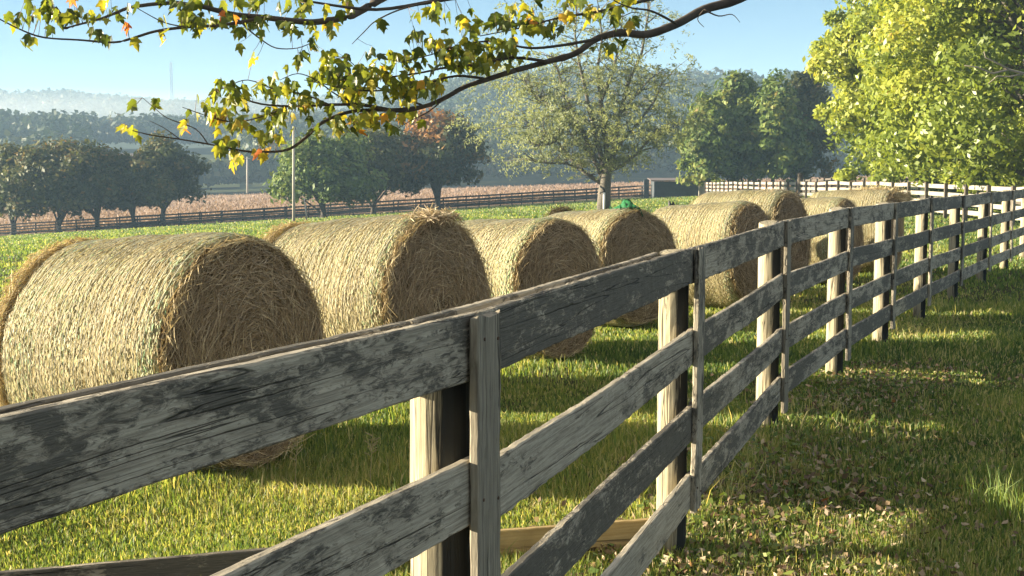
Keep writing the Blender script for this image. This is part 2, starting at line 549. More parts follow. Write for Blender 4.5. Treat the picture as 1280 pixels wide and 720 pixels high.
# ------------------------------------------------------------------ forest on the hills (one far-off mass)
def forest():
    pts = []
    for (y0, y1, n) in ((308, 332, 420), (330, 520, 1300), (480, 720, 2300), (1000, 1420, 5200)):
        y = rng.uniform(y0, y1, n)
        t = rng.uniform(-0.47, 0.47, n)
        if y0 == 330:
            keep = (~in_field(t * y, y)) & (rng.random(n) < np.where(t > -0.19, 0.9, 0.6))
            y, t = y[keep], t[keep]
        pts.append(np.stack([t * y, y], 1))
    pts = np.concatenate(pts)
    Vs, Fs, Ts = [], [], []
    k = 0
    hz = hill(pts[:, 0], pts[:, 1])
    for (x, y), z in zip(pts, hz):
        far = y > 900
        H = rng.uniform(9, 16) * (1.0 if not far else 1.15) * (.62 if y < 335 else 1)
        r = H * rng.uniform(0.3, 0.42)
        n = 26 if far else 60
        d = unit(rng.normal(0, 1, (n, 3)))
        d[:, 2] = np.abs(d[:, 2]) * 1.3 - 0.3
        P = np.array([x, y, z + H * 0.6]) + d * np.array([r, r, H * 0.42]) * rng.uniform(0.75, 1.05, (n, 1))
        v, f = leaf_quads(P, d, (2.0 if far else 1.15), 1.2, 0.5)
        Vs.append(v); Fs.append(f + k); k += len(v)
        Ts.append(np.clip(np.full(n, rng.beta(2, 3.2)) + rng.normal(0, .08, n), 0, 1))
    o = link('distant_woods', mesh_poly('distant_woods', np.concatenate(Vs), np.concatenate(Fs), M['lf_forest'], 4, np.concatenate(Ts)))
    tag(o, 'hazy wooded hillsides closing the view behind the fields', 'woods', kind='stuff')
forest()

# corn strip beyond the dark fence
def corn():
    n = 52000
    y = 152 + 150 * rng.random(n) ** 2.2
    t = rng.uniform(-0.5, 0.3, n)
    x = t * y
    z = gh(x, y)
    h = rng.uniform(0.2, 0.6, n); w = rng.uniform(0.05, 0.16, n)
    a = rng.uniform(0, math.pi, n)
    dx, dy = np.cos(a) * w, np.sin(a) * w
    lx, ly = rng.normal(0, .3, n), rng.normal(0, .3, n)
    v = np.stack([np.stack([x - dx, y - dy, z], 1), np.stack([x + dx, y + dy, z], 1),
                  np.stack([x + dx * .3 + lx, y + dy * .3 + ly, z + h], 1), np.stack([x - dx * .3 + lx, y - dy * .3 + ly, z + h], 1)], 1)
    mt = leaf_mat('dry_corn', [(0.0, (0.17, 0.11, 0.07)), (0.5, (0.29, 0.185, 0.135)), (1.0, (0.40, 0.275, 0.205))], 0.25)
    o = link('dry_corn', mesh_poly('dry_corn', v.reshape(-1, 3), np.arange(n * 4).reshape(n, 4), mt, 4, rng.random(n)))
    tag(o, 'pinkish tan dry corn standing in the field beyond the dark fence', 'corn', kind='stuff')
corn()


# ------------------------------------------------------------------ mid-distance trees
def gbase(px, Y, py=230):
    p = at(px, py, Y)
    return (p.x, Y, float(gh(p.x, Y)))


def round_tree(px, Y, top, wpx, label, mat, seed, tintf=None, bottom=271, cxo=0, group='trees along the dark fence', tr=0.3, shape='dome', forks=1, bpx=None, nleaf=11500):
    b = gbase(bpx if bpx else px, Y)
    pt, pb = at(px + cxo, top, Y), at(px + cxo, bottom + 9, Y)
    rz = (pt.z - pb.z) / 2
    rx = wpx * 1.2 / 2 / FPX * Y
    c = (pt.x, Y + rng.uniform(-.5, .5), (pt.z + pb.z) / 2)
    return tree('round_tree', label, 'tree', b, c, (rx, rx, rz), mat, M['bark_dark'], nclump=110, nleaf=nleaf, size=0.29, clump_r=rx * 0.30,
                shape=shape, seed=seed, trunk_r=tr, tintf=tintf, group=group, nlimb=12, fork_h=(pb.z - b[2]) * 0.75 + .3, inner=0.2)


def autumn_top(s):
    def f(P, tint, c, rad):
        hz = (P[:, 2] - c.z) / rad[2]
        lx = (P[:, 0] - c.x) / rad[0]
        return tint - .06 + .62 * s * np.clip(0.75 * hz - 0.3 * lx, -0.2, 1)
    return f


round_tree(14, 149, 184, 78, 'round dark tree at the far left end of the dark fence', M['lf_far'], 21, autumn_top(.12), 276)
round_tree(72, 146, 180, 112, 'broad round tree with brownish left side, widest of the left clump', M['lf_far'], 22, autumn_top(.32), 275)
round_tree(120, 147, 184, 84, 'dark round tree in the middle of the left clump, just right of the widest one', M['lf_far'], 23, autumn_top(.1), 273)
round_tree(166, 149, 197, 70, 'smallest round tree of the left clump, left of the tall end tree', M['lf_far'], 24, autumn_top(.22), 268)
round_tree(203, 147, 177, 80, 'tall round tree ending the left clump on its right side', M['lf_far'], 25, autumn_top(.16), 264)
round_tree(404, 128, 176, 112, 'wide yellow-green tree just right of the pale utility pole', M['lf_green'], 26, autumn_top(.1), 262, tr=.33)
round_tree(466, 136, 166, 98, 'dark green tree with a leaning second stem, left of the orange-topped tree', M['lf_far'], 27, autumn_top(.1), 250, tr=.26)
round_tree(547, 137, 141, 92, 'round tree with an orange top beside the willow', M['lf_orange'], 28, autumn_top(1.05), 243, tr=.36)


def ovate_tree(px, Y, top, bot, wpx, label, seed, mat='lf_green', dz=0, shape='cone', nleaf=11000):
    b = gbase(px, Y)
    pt, pb = at(px, top + 4, Y), at(px, bot + 12, Y)
    rz = (pt.z - pb.z) / 2
    rx = wpx * 1.22 / 2 / FPX * Y
    return tree('ovate_tree', label, 'tree', b, (pt.x, Y, (pt.z + pb.z) / 2), (rx, rx, rz), M[mat], M['bark_dark'], nclump=130, nleaf=nleaf, size=0.27,
                clump_r=rx * .27, shape=shape, seed=seed, trunk_r=.22, group='green trees behind the pale fence', nlimb=12, fork_h=1.4, inner=.2, flat_bottom=.95)


ovate_tree(886, 124, 118, 224, 74, 'low bushy green tree left of the others behind the end of the pale fence', 31)
ovate_tree(922, 127, 81, 222, 92, 'tall pointed green tree, left one of the two highest behind the pale fence', 32)
ovate_tree(966, 124, 91, 222, 84, 'bright green pointed tree between the two higher peaks behind the pale fence', 33)
ovate_tree(1008, 128, 78, 222, 84, 'dark green tall tree right against the big bright maple', 34, 'lf_far')

# big bright maples on the right
def maple_tint(P, tint, c, rad):
    lx = (P[:, 0] - c.x) / rad[0]
    return .43 + (tint - .5) * .72 + 0.30 * np.clip(-lx - 0.62, 0, 1) * (np.abs((P[:, 2] - c.z) / rad[2]) < 0.5)


def big_maple(label, X, Y, top, bot, rx, seed, nleaf, size):
    b = (X, Y, float(gh(X, Y)))
    zt, zb = at(1200, top, Y).z, at(1200, bot, Y).z
    return tree('maple_tree', label, 'tree', b, (X, Y, (zt + zb) / 2), (rx, rx, (zt - zb) / 2), M['lf_maple'], M['bark'], nclump=420, nleaf=nleaf, size=size,
                clump_r=rx * .155, shape='block', seed=seed, trunk_r=.34, tintf=maple_tint, nlimb=40, fork_h=1.7, inner=.3, flat_bottom=.97, jitter=.7)


mapA = big_maple('big bright yellow-green maple filling the right edge above the pale fence', 21.2, 50, -150, 234, 7.2, 41, 125000, 0.125)
big_maple('yellow-green maple with orange left edge, behind and left of the bigger one', 22.5, 66, -60, 243, 6.3, 42, 95000, 0.155)
# dead pale twigs poking out of the big maple
mb = MB()
def twig(pp, Y, r0, r1):
    pts = [at(px, py, Y + dy) for px, py, dy in pp]
    n = len(pts)
    mb.tube(pts, [r0 + (r1 - r0) * i / (n - 1) for i in range(n)], 5)
twig([(1330, 108, 2), (1280, 92, 0), (1262, 87, -.3), (1240, 92, -.6), (1222, 84, -.8), (1206, 82, -1)], 42.2, .05, .015)
twig([(1262, 87, -.3), (1245, 78, -.6), (1232, 72, -.8), (1230, 64, -.9)], 42.2, .03, .012)
twig([(1280, 92, 0), (1262, 96, -.3), (1247, 95, -.5), (1236, 104, -.6)], 42.2, .03, .012)
o = mb.build('dead_branch', M['bark_pale'], mapA, smooth=True)
tag(o, 'bare pale dead branch')


# ------------------------------------------------------------------ willow
def willow():
    Y = 80.0
    b = at(752, 258, Y); b.z = float(gh(b.x, Y))
    t = thing('willow_tree', 'large airy grey-green willow with many spreading stems in the middle of the meadow', 'tree', b)
    mb = MB()
    S = 2.6667
    r_ = np.random.default_rng(77)
    limbs = [
        [(945, 690), (948, 640), (952, 600), (958, 555)], 
        [(935, 610), (860, 560), (790, 470), (735, 435), (690, 420)],
        [(945, 600), (905, 510), (870, 420), (815, 320), (795, 240), (770, 180)],
        [(952, 580), (925, 470), (905, 400), (885, 300), (862, 200), (850, 120), (855, 40)],
        [(958, 560), (950, 440), (935, 330), (925, 230), (940, 130), (930, 20)],
        [(962, 555), (985, 470), (1000, 380), (1030, 270), (1072, 180), (1092, 60), (1100, -40)],
        [(962, 570), (1010, 550), (1060, 510), (1090, 470), (1130, 440), (1180, 440)],
        [(960, 560), (1000, 480), (1060, 410), (1120, 330), (1150, 240)],
        [(860, 560), (820, 545), (760, 545), (710, 538)],
        [(790, 470), (750, 485), (700, 490)],
        [(905, 510), (850, 470), (790, 380), (720, 330), (680, 260)],
        [(870, 420), (800, 390), (740, 330), (700, 300)],
        [(1000, 380), (1060, 310), (1100, 260)],
        [(940, 330), (980, 230), (1000, 130), (1010, 40)],
    ]
    wr = [.34, .14, .18, .18, .18, .18, .14, .14, .08, .07, .12, .1, .1, .12]
    tips = []
    for i, (l, w) in enumerate(zip(limbs, wr)):
        dy = 0.0 if i == 0 else r_.uniform(-3.2, 3.2)
        n = len(l)
        pts = []
        for k, (x, y) in enumerate(l):
            f = k / (n - 1)
            pts.append(at(400 + x / S, y / S, Y + dy * f))
        if i == 0: pts[0].z = b.z - .1
        mb.tube(pts, [w * (1 - .78 * k / (n - 1)) if i else w * (1.35 - .45 * k / (n - 1)) for k in range(n)], 7)
        if i:
            for k in range(1, n):
                for q in range(3):
                    f = (q + .5) / 3
                    tips.append(pts[k - 1].lerp(pts[k], f))
    # secondary branches
    ends = []
    for p in tips:
        for q in range(3):
            d = Vector((r_.normal(0, 1), r_.normal(0, 1), r_.uniform(.0, 1.1))).normalized()
            d.x += 0.25 * (p.x - b.x) / 5
            L = r_.uniform(1.0, 2.6)
            m1 = p + d * L * .5 + Vector((0, 0, .12))
            e = p + d * L + Vector((0, 0, -.1))
            mb.tube([p, m1, e], [.035, .022, .008], 4)
            ends.append((m1, e))
    mb.build('trunk', M['bark'], t, smooth=True)
    # drooping leafy strands
    Ps, Tn = [], []
    C0 = at(738, 120, Y)
    strands = []
    for m1, e in ends:
        for q in range(2):
            strands.append(m1.lerp(e, r_.random()) + Vector((r_.normal(0, .3), r_.normal(0, .3), r_.normal(0, .2))))
    # extra strands filling a wide uneven dome
    for q in range(520):
        d = unit(r_.normal(0, 1, 3))
        if d[2] < -.55: continue
        rr = r_.uniform(.45, 1.0) ** .6
        strands.append(Vector((C0.x - .6 + d[0] * 7.9 * rr, C0.y + d[1] * 6.0 * rr, 5.6 + d[2] * (8.2 if d[2] > 0 else 4.6) * rr)))
    for s in strands:
        lx = (s.x - C0.x) / 7.0
        if s.z > 9.0 - 3.0 * lx * lx and r_.random() < .42: continue
        n = int(r_.uniform(16, 34))
        L = r_.uniform(.3, 1.25)
        u = np.linspace(0, 1, n)
        sway = r_.normal(0, .35, 2)
        tt = r_.uniform(-.16, .16)
        rad_ = unit(np.array([s.x - C0.x, s.y - C0.y, 1.0])) * r_.uniform(.3, 1.1)
        pts = np.stack([s.x + (rad_[0] + sway[0]) * u + r_.normal(0, .13, n), s.y + (rad_[1] + sway[1]) * u + r_.normal(0, .13, n), s.z + rad_[2] * .8 * u - L * u ** 2 + r_.normal(0, .06, n)], 1)
        pts = pts[pts[:, 2] > 0.9]
        Ps.append(pts); Tn.append(np.full(len(pts), .5 + tt))
    P = np.concatenate(Ps); T = np.concatenate(Tn) + r_.normal(0, .12, len(P))
    O = unit((P - np.array(C0)) / 7 + np.array([0, 0, .3]))
    v, f = leaf_quads(P, O, .115, 2.8, .8, down=.5)
    o = link('crown', mesh_poly('crown', v - np.array(b), f, M['lf_willow'], 4, np.clip(T, 0, 1)), t)
    return t
willow()

# ------------------------------------------------------------------ fences in the distance
def rail_fence(name, label, pts, mat_r, mat_p, H=1.37, nr=4, rw=.16, gap=2.44, rt=.04, side=-1, group=None, poststyle=.12):
    P = [Vector((x, y, 0)) for x, y in pts]
    t = thing(name, label, 'fence', (P[0].x, P[0].y, float(gh(P[0].x, P[0].y))), group=group)
    # resample
    out_ = [P[0]]
    for a, b_ in zip(P[:-1], P[1:]):
        n = max(1, round((b_ - a).length / gap))
        for k in range(1, n + 1): out_.append(a.lerp(b_, k / n))
    for q in out_: q.z = float(gh(q.x, q.y))
    for q in out_:
        mb = MB(); hh = H + random.uniform(.02, .06)
        mb.box((q.x, q.y, q.z + hh / 2 - .1), (poststyle, poststyle, hh + .2), random.uniform(-.1, .1))
        mb.build('post', mat_p, t)
    for i in range(nr):
        mb = MB()
        z = H - rw / 2 - i * (H - .1) / nr
        vs, fs = [], []
        for k, q in enumerate(out_):
            d = (out_[min(k + 1, len(out_) - 1)] - out_[max(k - 1, 0)]); d.z = 0; d.normalize()
            nrm = Vector((-d.y, d.x, 0)) * side
            o0 = q + nrm * (poststyle / 2 + .003); o1 = q + nrm * (poststyle / 2 + .003 + rt)
            j = random.uniform(-.02, .02)
            for pp, zz in ((o0, z - rw / 2), (o1, z - rw / 2), (o1, z + rw / 2), (o0, z + rw / 2)):
                vs.append((pp.x, pp.y, q.z + zz + j))
        for k in range(len(out_) - 1):
            for e in range(4):
                a, b_ = k * 4 + e, k * 4 + (e + 1) % 4
                fs.append((a, b_, b_ + 4, a + 4))
        fs.append((3, 2, 1, 0)); m_ = (len(out_) - 1) * 4; fs.append((m_, m_ + 1, m_ + 2, m_ + 3))
        mb.add(vs, fs)
        mb.build('rail', mat_r, t)
    return t


def px_line(lst):
    return [((px - 640) / FPX * Y, Y) for px, Y in lst]


rail_fence('board_fence', 'long dark board fence edging the far side of the mown meadow', px_line([(-30, 147), (250, 143), (470, 139), (640, 137), (745, 134), (832, 129)]), M['far_dark'], M['far_dark'], rw=.15)
rail_fence('board_fence', 'second dark fence running just behind the first, under the dark trees', px_line([(150, 152), (330, 149), (520, 146), (760, 143)]), M['far_dark'], M['far_dark'], rw=.17, nr=3)
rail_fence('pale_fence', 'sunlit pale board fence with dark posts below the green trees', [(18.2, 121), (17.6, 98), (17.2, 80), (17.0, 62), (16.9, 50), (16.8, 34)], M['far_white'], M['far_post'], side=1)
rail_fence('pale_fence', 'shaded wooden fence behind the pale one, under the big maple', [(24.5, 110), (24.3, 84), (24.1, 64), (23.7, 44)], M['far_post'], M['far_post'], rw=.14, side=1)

# heavy gate post
p = at(1000, 230, 77)
mb = MB(); z0 = float(gh(p.x, 77))
mb.tube([(p.x, 77, z0 - .1), (p.x, 77, z0 + .9), (p.x + .02, 77, z0 + 1.9)], [.19, .17, .16], 10)
tag(mb.build('gate_post', M['bark_dark']), 'thick dark gate post rising above the pale fence', 'post')

# long low shed
def shed():
    c = at(846, 228, 128); g = float(gh(c.x, 128))
    t = thing('long_shed', 'long low blue-grey shed with pale red roof behind the willow', 'shed', (c.x, 128, g))
    zt = at(842, 226.5, 128).z
    mb = MB(); mb.box((c.x, 129.5, (g + zt) / 2 - .1), (4.5, 3, zt - g + .12)); mb.build('wall', M['shed_wall'], t)
    mb = MB(); zr = at(842, 223, 128).z
    mb.add([(c.x - 2.6, 127.7, zt + .02), (c.x + 2.6, 127.7, zt + .02), (c.x + 2.6, 131.3, zr - .05), (c.x - 2.6, 131.3, zr - .05),
            (c.x - 2.6, 127.7, zt + .1), (c.x + 2.6, 127.7, zt + .1), (c.x + 2.6, 131.3, zr + .03), (c.x - 2.6, 131.3, zr + .03)],
           [(3, 2, 1, 0), (4, 5, 6, 7), (0, 1, 5, 4), (1, 2, 6, 5), (2, 3, 7, 6), (3, 0, 4, 7)])
    mb.build('roof', M['shed_roof'], t)
    for px in (808, 877):
        q = at(px, 228, 127.6); mb = MB()
        mb.box((q.x, 127.6, (g + zt) / 2), (.5 if px < 820 else .55, .4, zt - g + .35)); mb.build('pillar', M['shed_wall'] if px < 820 else M['pole'], t)
shed()

# ------------------------------------------------------------------ poles, tower, hydrant, stubs
def pole(name, label, cat, px, Y, ybase_px, ytop, r, mat, cross=False, lean=0):
    b_ = at(px, ybase_px, Y); b_.z = float(gh(b_.x, Y)) if Y < 300 else b_.z
    t_ = at(px + lean, ytop, Y)
    t = thing(name, label, cat, b_)
    mb = MB(); mb.tube([b_ - Vector((0, 0, .3)), b_.lerp(t_, .5), t_], [r, r * .9, r * .75], 9)
    mb.build('shaft', mat, t, smooth=True)
    if cross:
        mb = MB(); mb.box((t_.x, t_.y - r, t_.z - .35), (1.6, .1, .12)); mb.build('crossarm', mat, t)
    return t
pole('utility_pole', 'pale utility pole in front of the yellow-green tree', 'pole', 367, 112, 272, 158, .13, M['pole'], cross=False)
pole('utility_pole', 'thin pale pole far off beyond the corn field, left of the tall pole', 'pole', 309, 300, 240, 196, .22, M['pole'], cross=True)
pole('guy_stake', 'short leaning wooden brace beside the pale utility pole', 'stake', 384, 112, 272, 247, .07, M['pole'], lean=-4)

def tower():
    Y = 1350
    b_, t_ = at(215, 118, Y), at(213.5, 78, Y)
    t = thing('radio_mast', 'slender radio mast standing on the hazy ridge', 'mast', b_)
    mb = MB(); w0, w1 = 1.1, .8
    legs = [(-1, -1), (1, -1), (1, 1), (-1, 1)]
    for sx, sy in legs:
        mb.tube([(b_.x + sx * w0, Y + sy * w0, b_.z - 12), (t_.x + sx * w1, Y + sy * w1, t_.z)], .3, 5)
    n = 16
    for k in range(n):
        za, zb = b_.z + (t_.z - b_.z) * k / n, b_.z + (t_.z - b_.z) * (k + 1) / n
        for (sx, sy), (ux, uy) in zip(legs, legs[1:] + legs[:1]):
            mb.tube([(b_.x + sx, Y + sy, za), (b_.x + ux, Y + uy, zb)], .14, 4)
    mb.build('lattice', M['steel'], t)
    mb = MB(); mb.tube([t_, t_ + Vector((0, 0, 3))], .15, 5); mb.build('antenna', M['steel'], t)
tower()

def hydrant():
    Y = 72
    b_ = at(755, 259, Y); b_.z = float(gh(b_.x, Y))
    t = thing('yard_hydrant', 'white standpipe with curved black handle in front of the willow trunk', 'hydrant', b_)
    zt = at(755, 240, Y).z
    mb = MB(); mb.tube([(b_.x, Y, b_.z - .1), (b_.x, Y, zt)], .065, 9); mb.build('pipe', M['white_pvc'], t, smooth=True)
    mb = MB(); mb.tube([(b_.x, Y, zt - .02), (b_.x, Y, zt + .10), (b_.x - .07, Y - .05, zt + .22), (b_.x - .25, Y - .08, zt + .30)], [.08, .08, .06, .035], 8); mb.build('handle', M['black_iron'], t, smooth=True)
    mb = MB(); mb.tube([(b_.x - .05, Y, zt), (b_.x - .2, Y - .05, zt - .02), (b_.x - .22, Y - .05, zt - .12)], .035, 7); mb.build('spout', M['black_iron'], t, smooth=True)
hydrant()

# pair of dark pointed stubs behind the fifth bale
for i, (px, lab) in enumerate(((836.5, 'left of two short dark pointed stubs sticking up beyond the bales'), (841, 'right of two short dark pointed stubs sticking up beyond the bales'))):
    Y = 40; t_ = at(px, 250.5 + i, Y); z0 = float(gh(t_.x, Y))
    mb = MB()
    mb.tube([(t_.x + .05, Y, z0 - .05), (t_.x + .04, Y, z0 + .3), (t_.x + .02, Y, t_.z - .12), (t_.x, Y, t_.z)], [.07, .07, .06, .012], 8)
    tag(mb.build('stake', M['black_iron']), lab, 'stake')


# ------------------------------------------------------------------ the near fence
def board_mesh(name, L, H, T, mat, seed, sag=0.0, dz0=0.0, dz1=0.0, rough=1.0, step=0.035):
    """board along +x, thickness along y (0..T toward viewer = -y), z from -H to 0 at its top"""
    r_ = np.random.default_rng(seed)
    nx = max(6, int(L / step))
    xs = np.linspace(0, L, nx + 1)
    def wob(a, f):
        o = np.zeros(nx + 1)
        for k in range(4): o += r_.normal(0, a * .6 / (k + 1)) * np.sin(xs * f * (k + 1.3) + r_.uniform(0, 6))
        return o
    fine = lambda a: r_.normal(0, a, nx + 1)
    top = wob(.0018, 1.3) + fine(.0008 * rough)
    bot = wob(.0035, 2) + fine(.0014 * rough)
    for arr, sg in ((top, -1), (bot, 1)):      # chips out of the arrises
        for k in range(int(L * 3 * rough)):
            c, w, d = r_.uniform(0, L), r_.uniform(.012, .04), r_.uniform(.001, .0045) * min(1.0, rough + .1)
            arr += sg * d * np.exp(-((xs - c) / w) ** 4)
    lin = dz0 + (dz1 - dz0) * xs / L - sag * 4 * (xs / L) * (1 - xs / L)
    bow = wob(.004, 1.2)
    b = .004
    zs = [(-H + b, 0.0, 0), (-H, b, 0), (-H, T - b, 0), (-H + b, T, 0)]
    ring = []
    nz = 4
    prof = []
    for k in range(nz + 1):                     # front (y=-T) bottom->top
        prof.append((-T, -H + b + (H - 2 * b) * k / nz))
    prof += [(-T + b, 0.0), (-b, 0.0)]
    for k in range(nz + 1):
        prof.append((0.0, -b - (H - 2 * b) * k / nz))
    prof += [(-b, -H), (-T + b, -H)]
    m = len(prof)
    V = np.zeros((nx + 1, m, 3))
    endj0, endj1 = r_.normal(0, .004, m), r_.normal(0, .004, m)
    for j, (y, z) in enumerate(prof):
        f = (z + H) / H
        V[:, j, 0] = xs
        V[0, j, 0] += endj0[j]; V[-1, j, 0] += endj1[j]
        V[:, j, 1] = y + bow + r_.normal(0, .0007, nx + 1)
        V[:, j, 2] = z + lin + top * f + bot * (1 - f)
    a = np.arange((nx + 1) * m).reshape(nx + 1, m)
    fs = [(int(a[i, j]), int(a[i, (j + 1) % m]), int(a[i + 1, (j + 1) % m]), int(a[i + 1, j])) for i in range(nx) for j in range(m)]
    fs = [f[::-1] for f in fs]
    fs.append(tuple(int(q) for q in a[0])); fs.append(tuple(int(q) for q in a[-1][::-1]))
    me = bpy.data.meshes.new(name)
    me.from_pydata([tuple(q) for q in V.reshape(-1, 3)], [], fs)
    me.update()
    me.materials.append(mat)
    return me


def frame_from(p0, p1, z, off):
    """matrix with x along p0->p1 (horizontal), y = away from the viewer's side"""
    d = Vector((p1[0] - p0[0], p1[1] - p0[1], 0)); L = d.length; d.normalize()
    n = Vector((-d.y, d.x, 0))           # left = bale side
    o = Vector((p0[0], p0[1], z)) + n * off
    M4 = Matrix(((d.x, n.x, 0, o.x), (d.y, n.y, 0, o.y), (0, 0, 1, o.z), (0, 0, 0, 1)))
    return M4, L


def near_fence():
    root = thing('board_fence', 'weathered four-board fence in flaking black paint running past the hay bales', 'fence', (FP[1][0], FP[1][1], 0))
    inv = Matrix.Translation(-Vector(root.location))
    TB, TT = .026, .024
    BT = [0.0, .350, .684, .990]
    mats = ['board_grey', 'board', 'board', 'board_dark', 'board', 'board_dark', 'board_dark', 'board_dark']
    def put(name, me, M4, par=None):
        o = link(name, me, root); o.matrix_local = inv @ M4; return o
    for k in range(len(FP) - 1):
        p0, p1 = FP[k], FP[k + 1]
        z0, z1 = FTOP[k], FTOP[k + 1]
        fine = k < 4
        for b in range(4):
            M4, L = frame_from(p0, p1, 0, 0.0)
            jb = np.random.default_rng(100 + k * 7 + b)
            hh = .155 if b else .158
            if k == 0 and b == 0: hh = .152
            mt = M['board_dark'] if k > 2 and jb.random() < .4 else M['board']
            if k == 0: mt = M['board_grey']
            if k == 1: mt = M[['board', 'board_grey', 'board', 'board_grey'][b]]
            if k == 2: mt = M[['board', 'board', 'board_grey', 'board'][b]]
            drop0, drop1 = BT[b] + jb.normal(0, .007), BT[b] + jb.normal(0, .007)
            if b == 0: drop0 = drop1 = 0.0
            me = board_mesh('board', L - .012, hh, TB, mt, 300 + k * 10 + b, sag=abs(jb.normal(0, .006)), dz0=z0 - drop0, dz1=z1 - drop1,
                            rough=.35 if k == 0 else .9, step=.03 if fine else .08)
            put('board', me, M4 @ Matrix.Translation((.006, 0, 0)))
    # top board on the bale side of the posts, first two bays only
    for k in range(2):
        M4, L = frame_from(FP[k], FP[k + 1], 0, .142 + TB)
        me = board_mesh('back_board', L - .02, .15, TB, M['board'], 900 + k, sag=.004, dz0=FTOP[k] - .028, dz1=FTOP[k + 1] - .028, rough=.4, step=.03)
        put('back_board', me, M4 @ Matrix.Translation((.01, 0, 0)))
    # posts and battens
    for k in range(len(FP)):
        a, c = FP[max(k - 1, 0)], FP[min(k + 1, len(FP) - 1)]
        M4, _ = frame_from(a, c, 0, 0)
        d = Vector((M4[0][0], M4[1][0], 0)); n = Vector((M4[0][1], M4[1][1], 0))
        r_ = np.random.default_rng(500 + k)
        pr = .069 + r_.uniform(-.003, .004)
        c0 = Vector((FP[k][0], FP[k][1], 0)) + n * (pr + .003)
        topz = FTOP[k] + {0: -.03, 1: -.04, 2: -.02, 3: -.008}.get(k, -.004)
        lean = r_.normal(0, .006, 2)
        mb = MB(); nn = 22; nzz = 26
        vs, fs = [], []
        rad = [pr * (1 + .05 * math.sin(2 * math.pi * q / nn * 2 + r_.uniform(0, 6) * 0 + k) + r_.normal(0, .012)) for q in range(nn)]
        for i in range(nzz + 1):
            z = -.25 + (topz + .25) * i / nzz
            for q in range(nn):
                an = 2 * math.pi * q / nn
                rr = rad[q] * (1 + .03 * (1 - i / nzz)) + r_.normal(0, .0006)
                ly = math.sin(an) * rr
                ly = max(ly, -pr)                       # flat seat where the boards are nailed on
                lx = math.cos(an) * rr
                zz = z
                if i == nzz: zz += .012 * math.cos(an) - .006 + r_.normal(0, .002)
                vs.append((lx + lean[0] * z, ly, zz))
        for i in range(nzz):
            for q in range(nn):
                e0, e1 = i * nn + q, i * nn + (q + 1) % nn
                fs.append((e0, e1, e1 + nn, e0 + nn))
        fs.append(tuple(nzz * nn + q for q in range(nn)))
        mb.add(vs, fs)
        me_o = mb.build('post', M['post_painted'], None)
        me_o.parent = root
        Mp = Matrix(((d.x, n.x, 0, c0.x), (d.y, n.y, 0, c0.y), (0, 0, 1, 0), (0, 0, 0, 1)))
        me_o.matrix_local = inv @ Mp
        # batten: a vertical board covering the joint
        W = .138
        bot = .145 + r_.uniform(-.02, .02)
        if k == 2: bot = .205
        Lb = FTOP[k] - .004 - bot
        me = board_mesh('batten', Lb, W, TT, M['batten_bare'] if k in (1, 3) else M['batten'], 700 + k, rough=1.2, step=.03)
        # its x axis points up, width runs along the fence
        bo = Vector((FP[k][0], FP[k][1], bot)) + d * (-W / 2) - n * (TB + .003)
        Mb = Matrix(((0, n.x, -d.x, bo.x), (0, n.y, -d.y, bo.y), (1, 0, 0, bo.z), (0, 0, 0, 1)))
        o = link('batten', me, root); o.matrix_local = inv @ Mb
        if 1 <= k <= 4:
            for bz in BT:
                for sx in (-.3, .28):
                    nb = MB()
                    xx = FTOP[k] - bz - .075 + r_.uniform(-.03, .03) - bot
                    zz = -W / 2 + sx * W + r_.uniform(-.01, .01)
                    if xx < .02 or xx > Lb - .03: continue
                    nb.tube([(xx, -TT + .004, zz), (xx, -TT - .0022, zz)], .0042, 8)
                    nb.build('nail_head', M['rust'], o, rel=False)
    return root


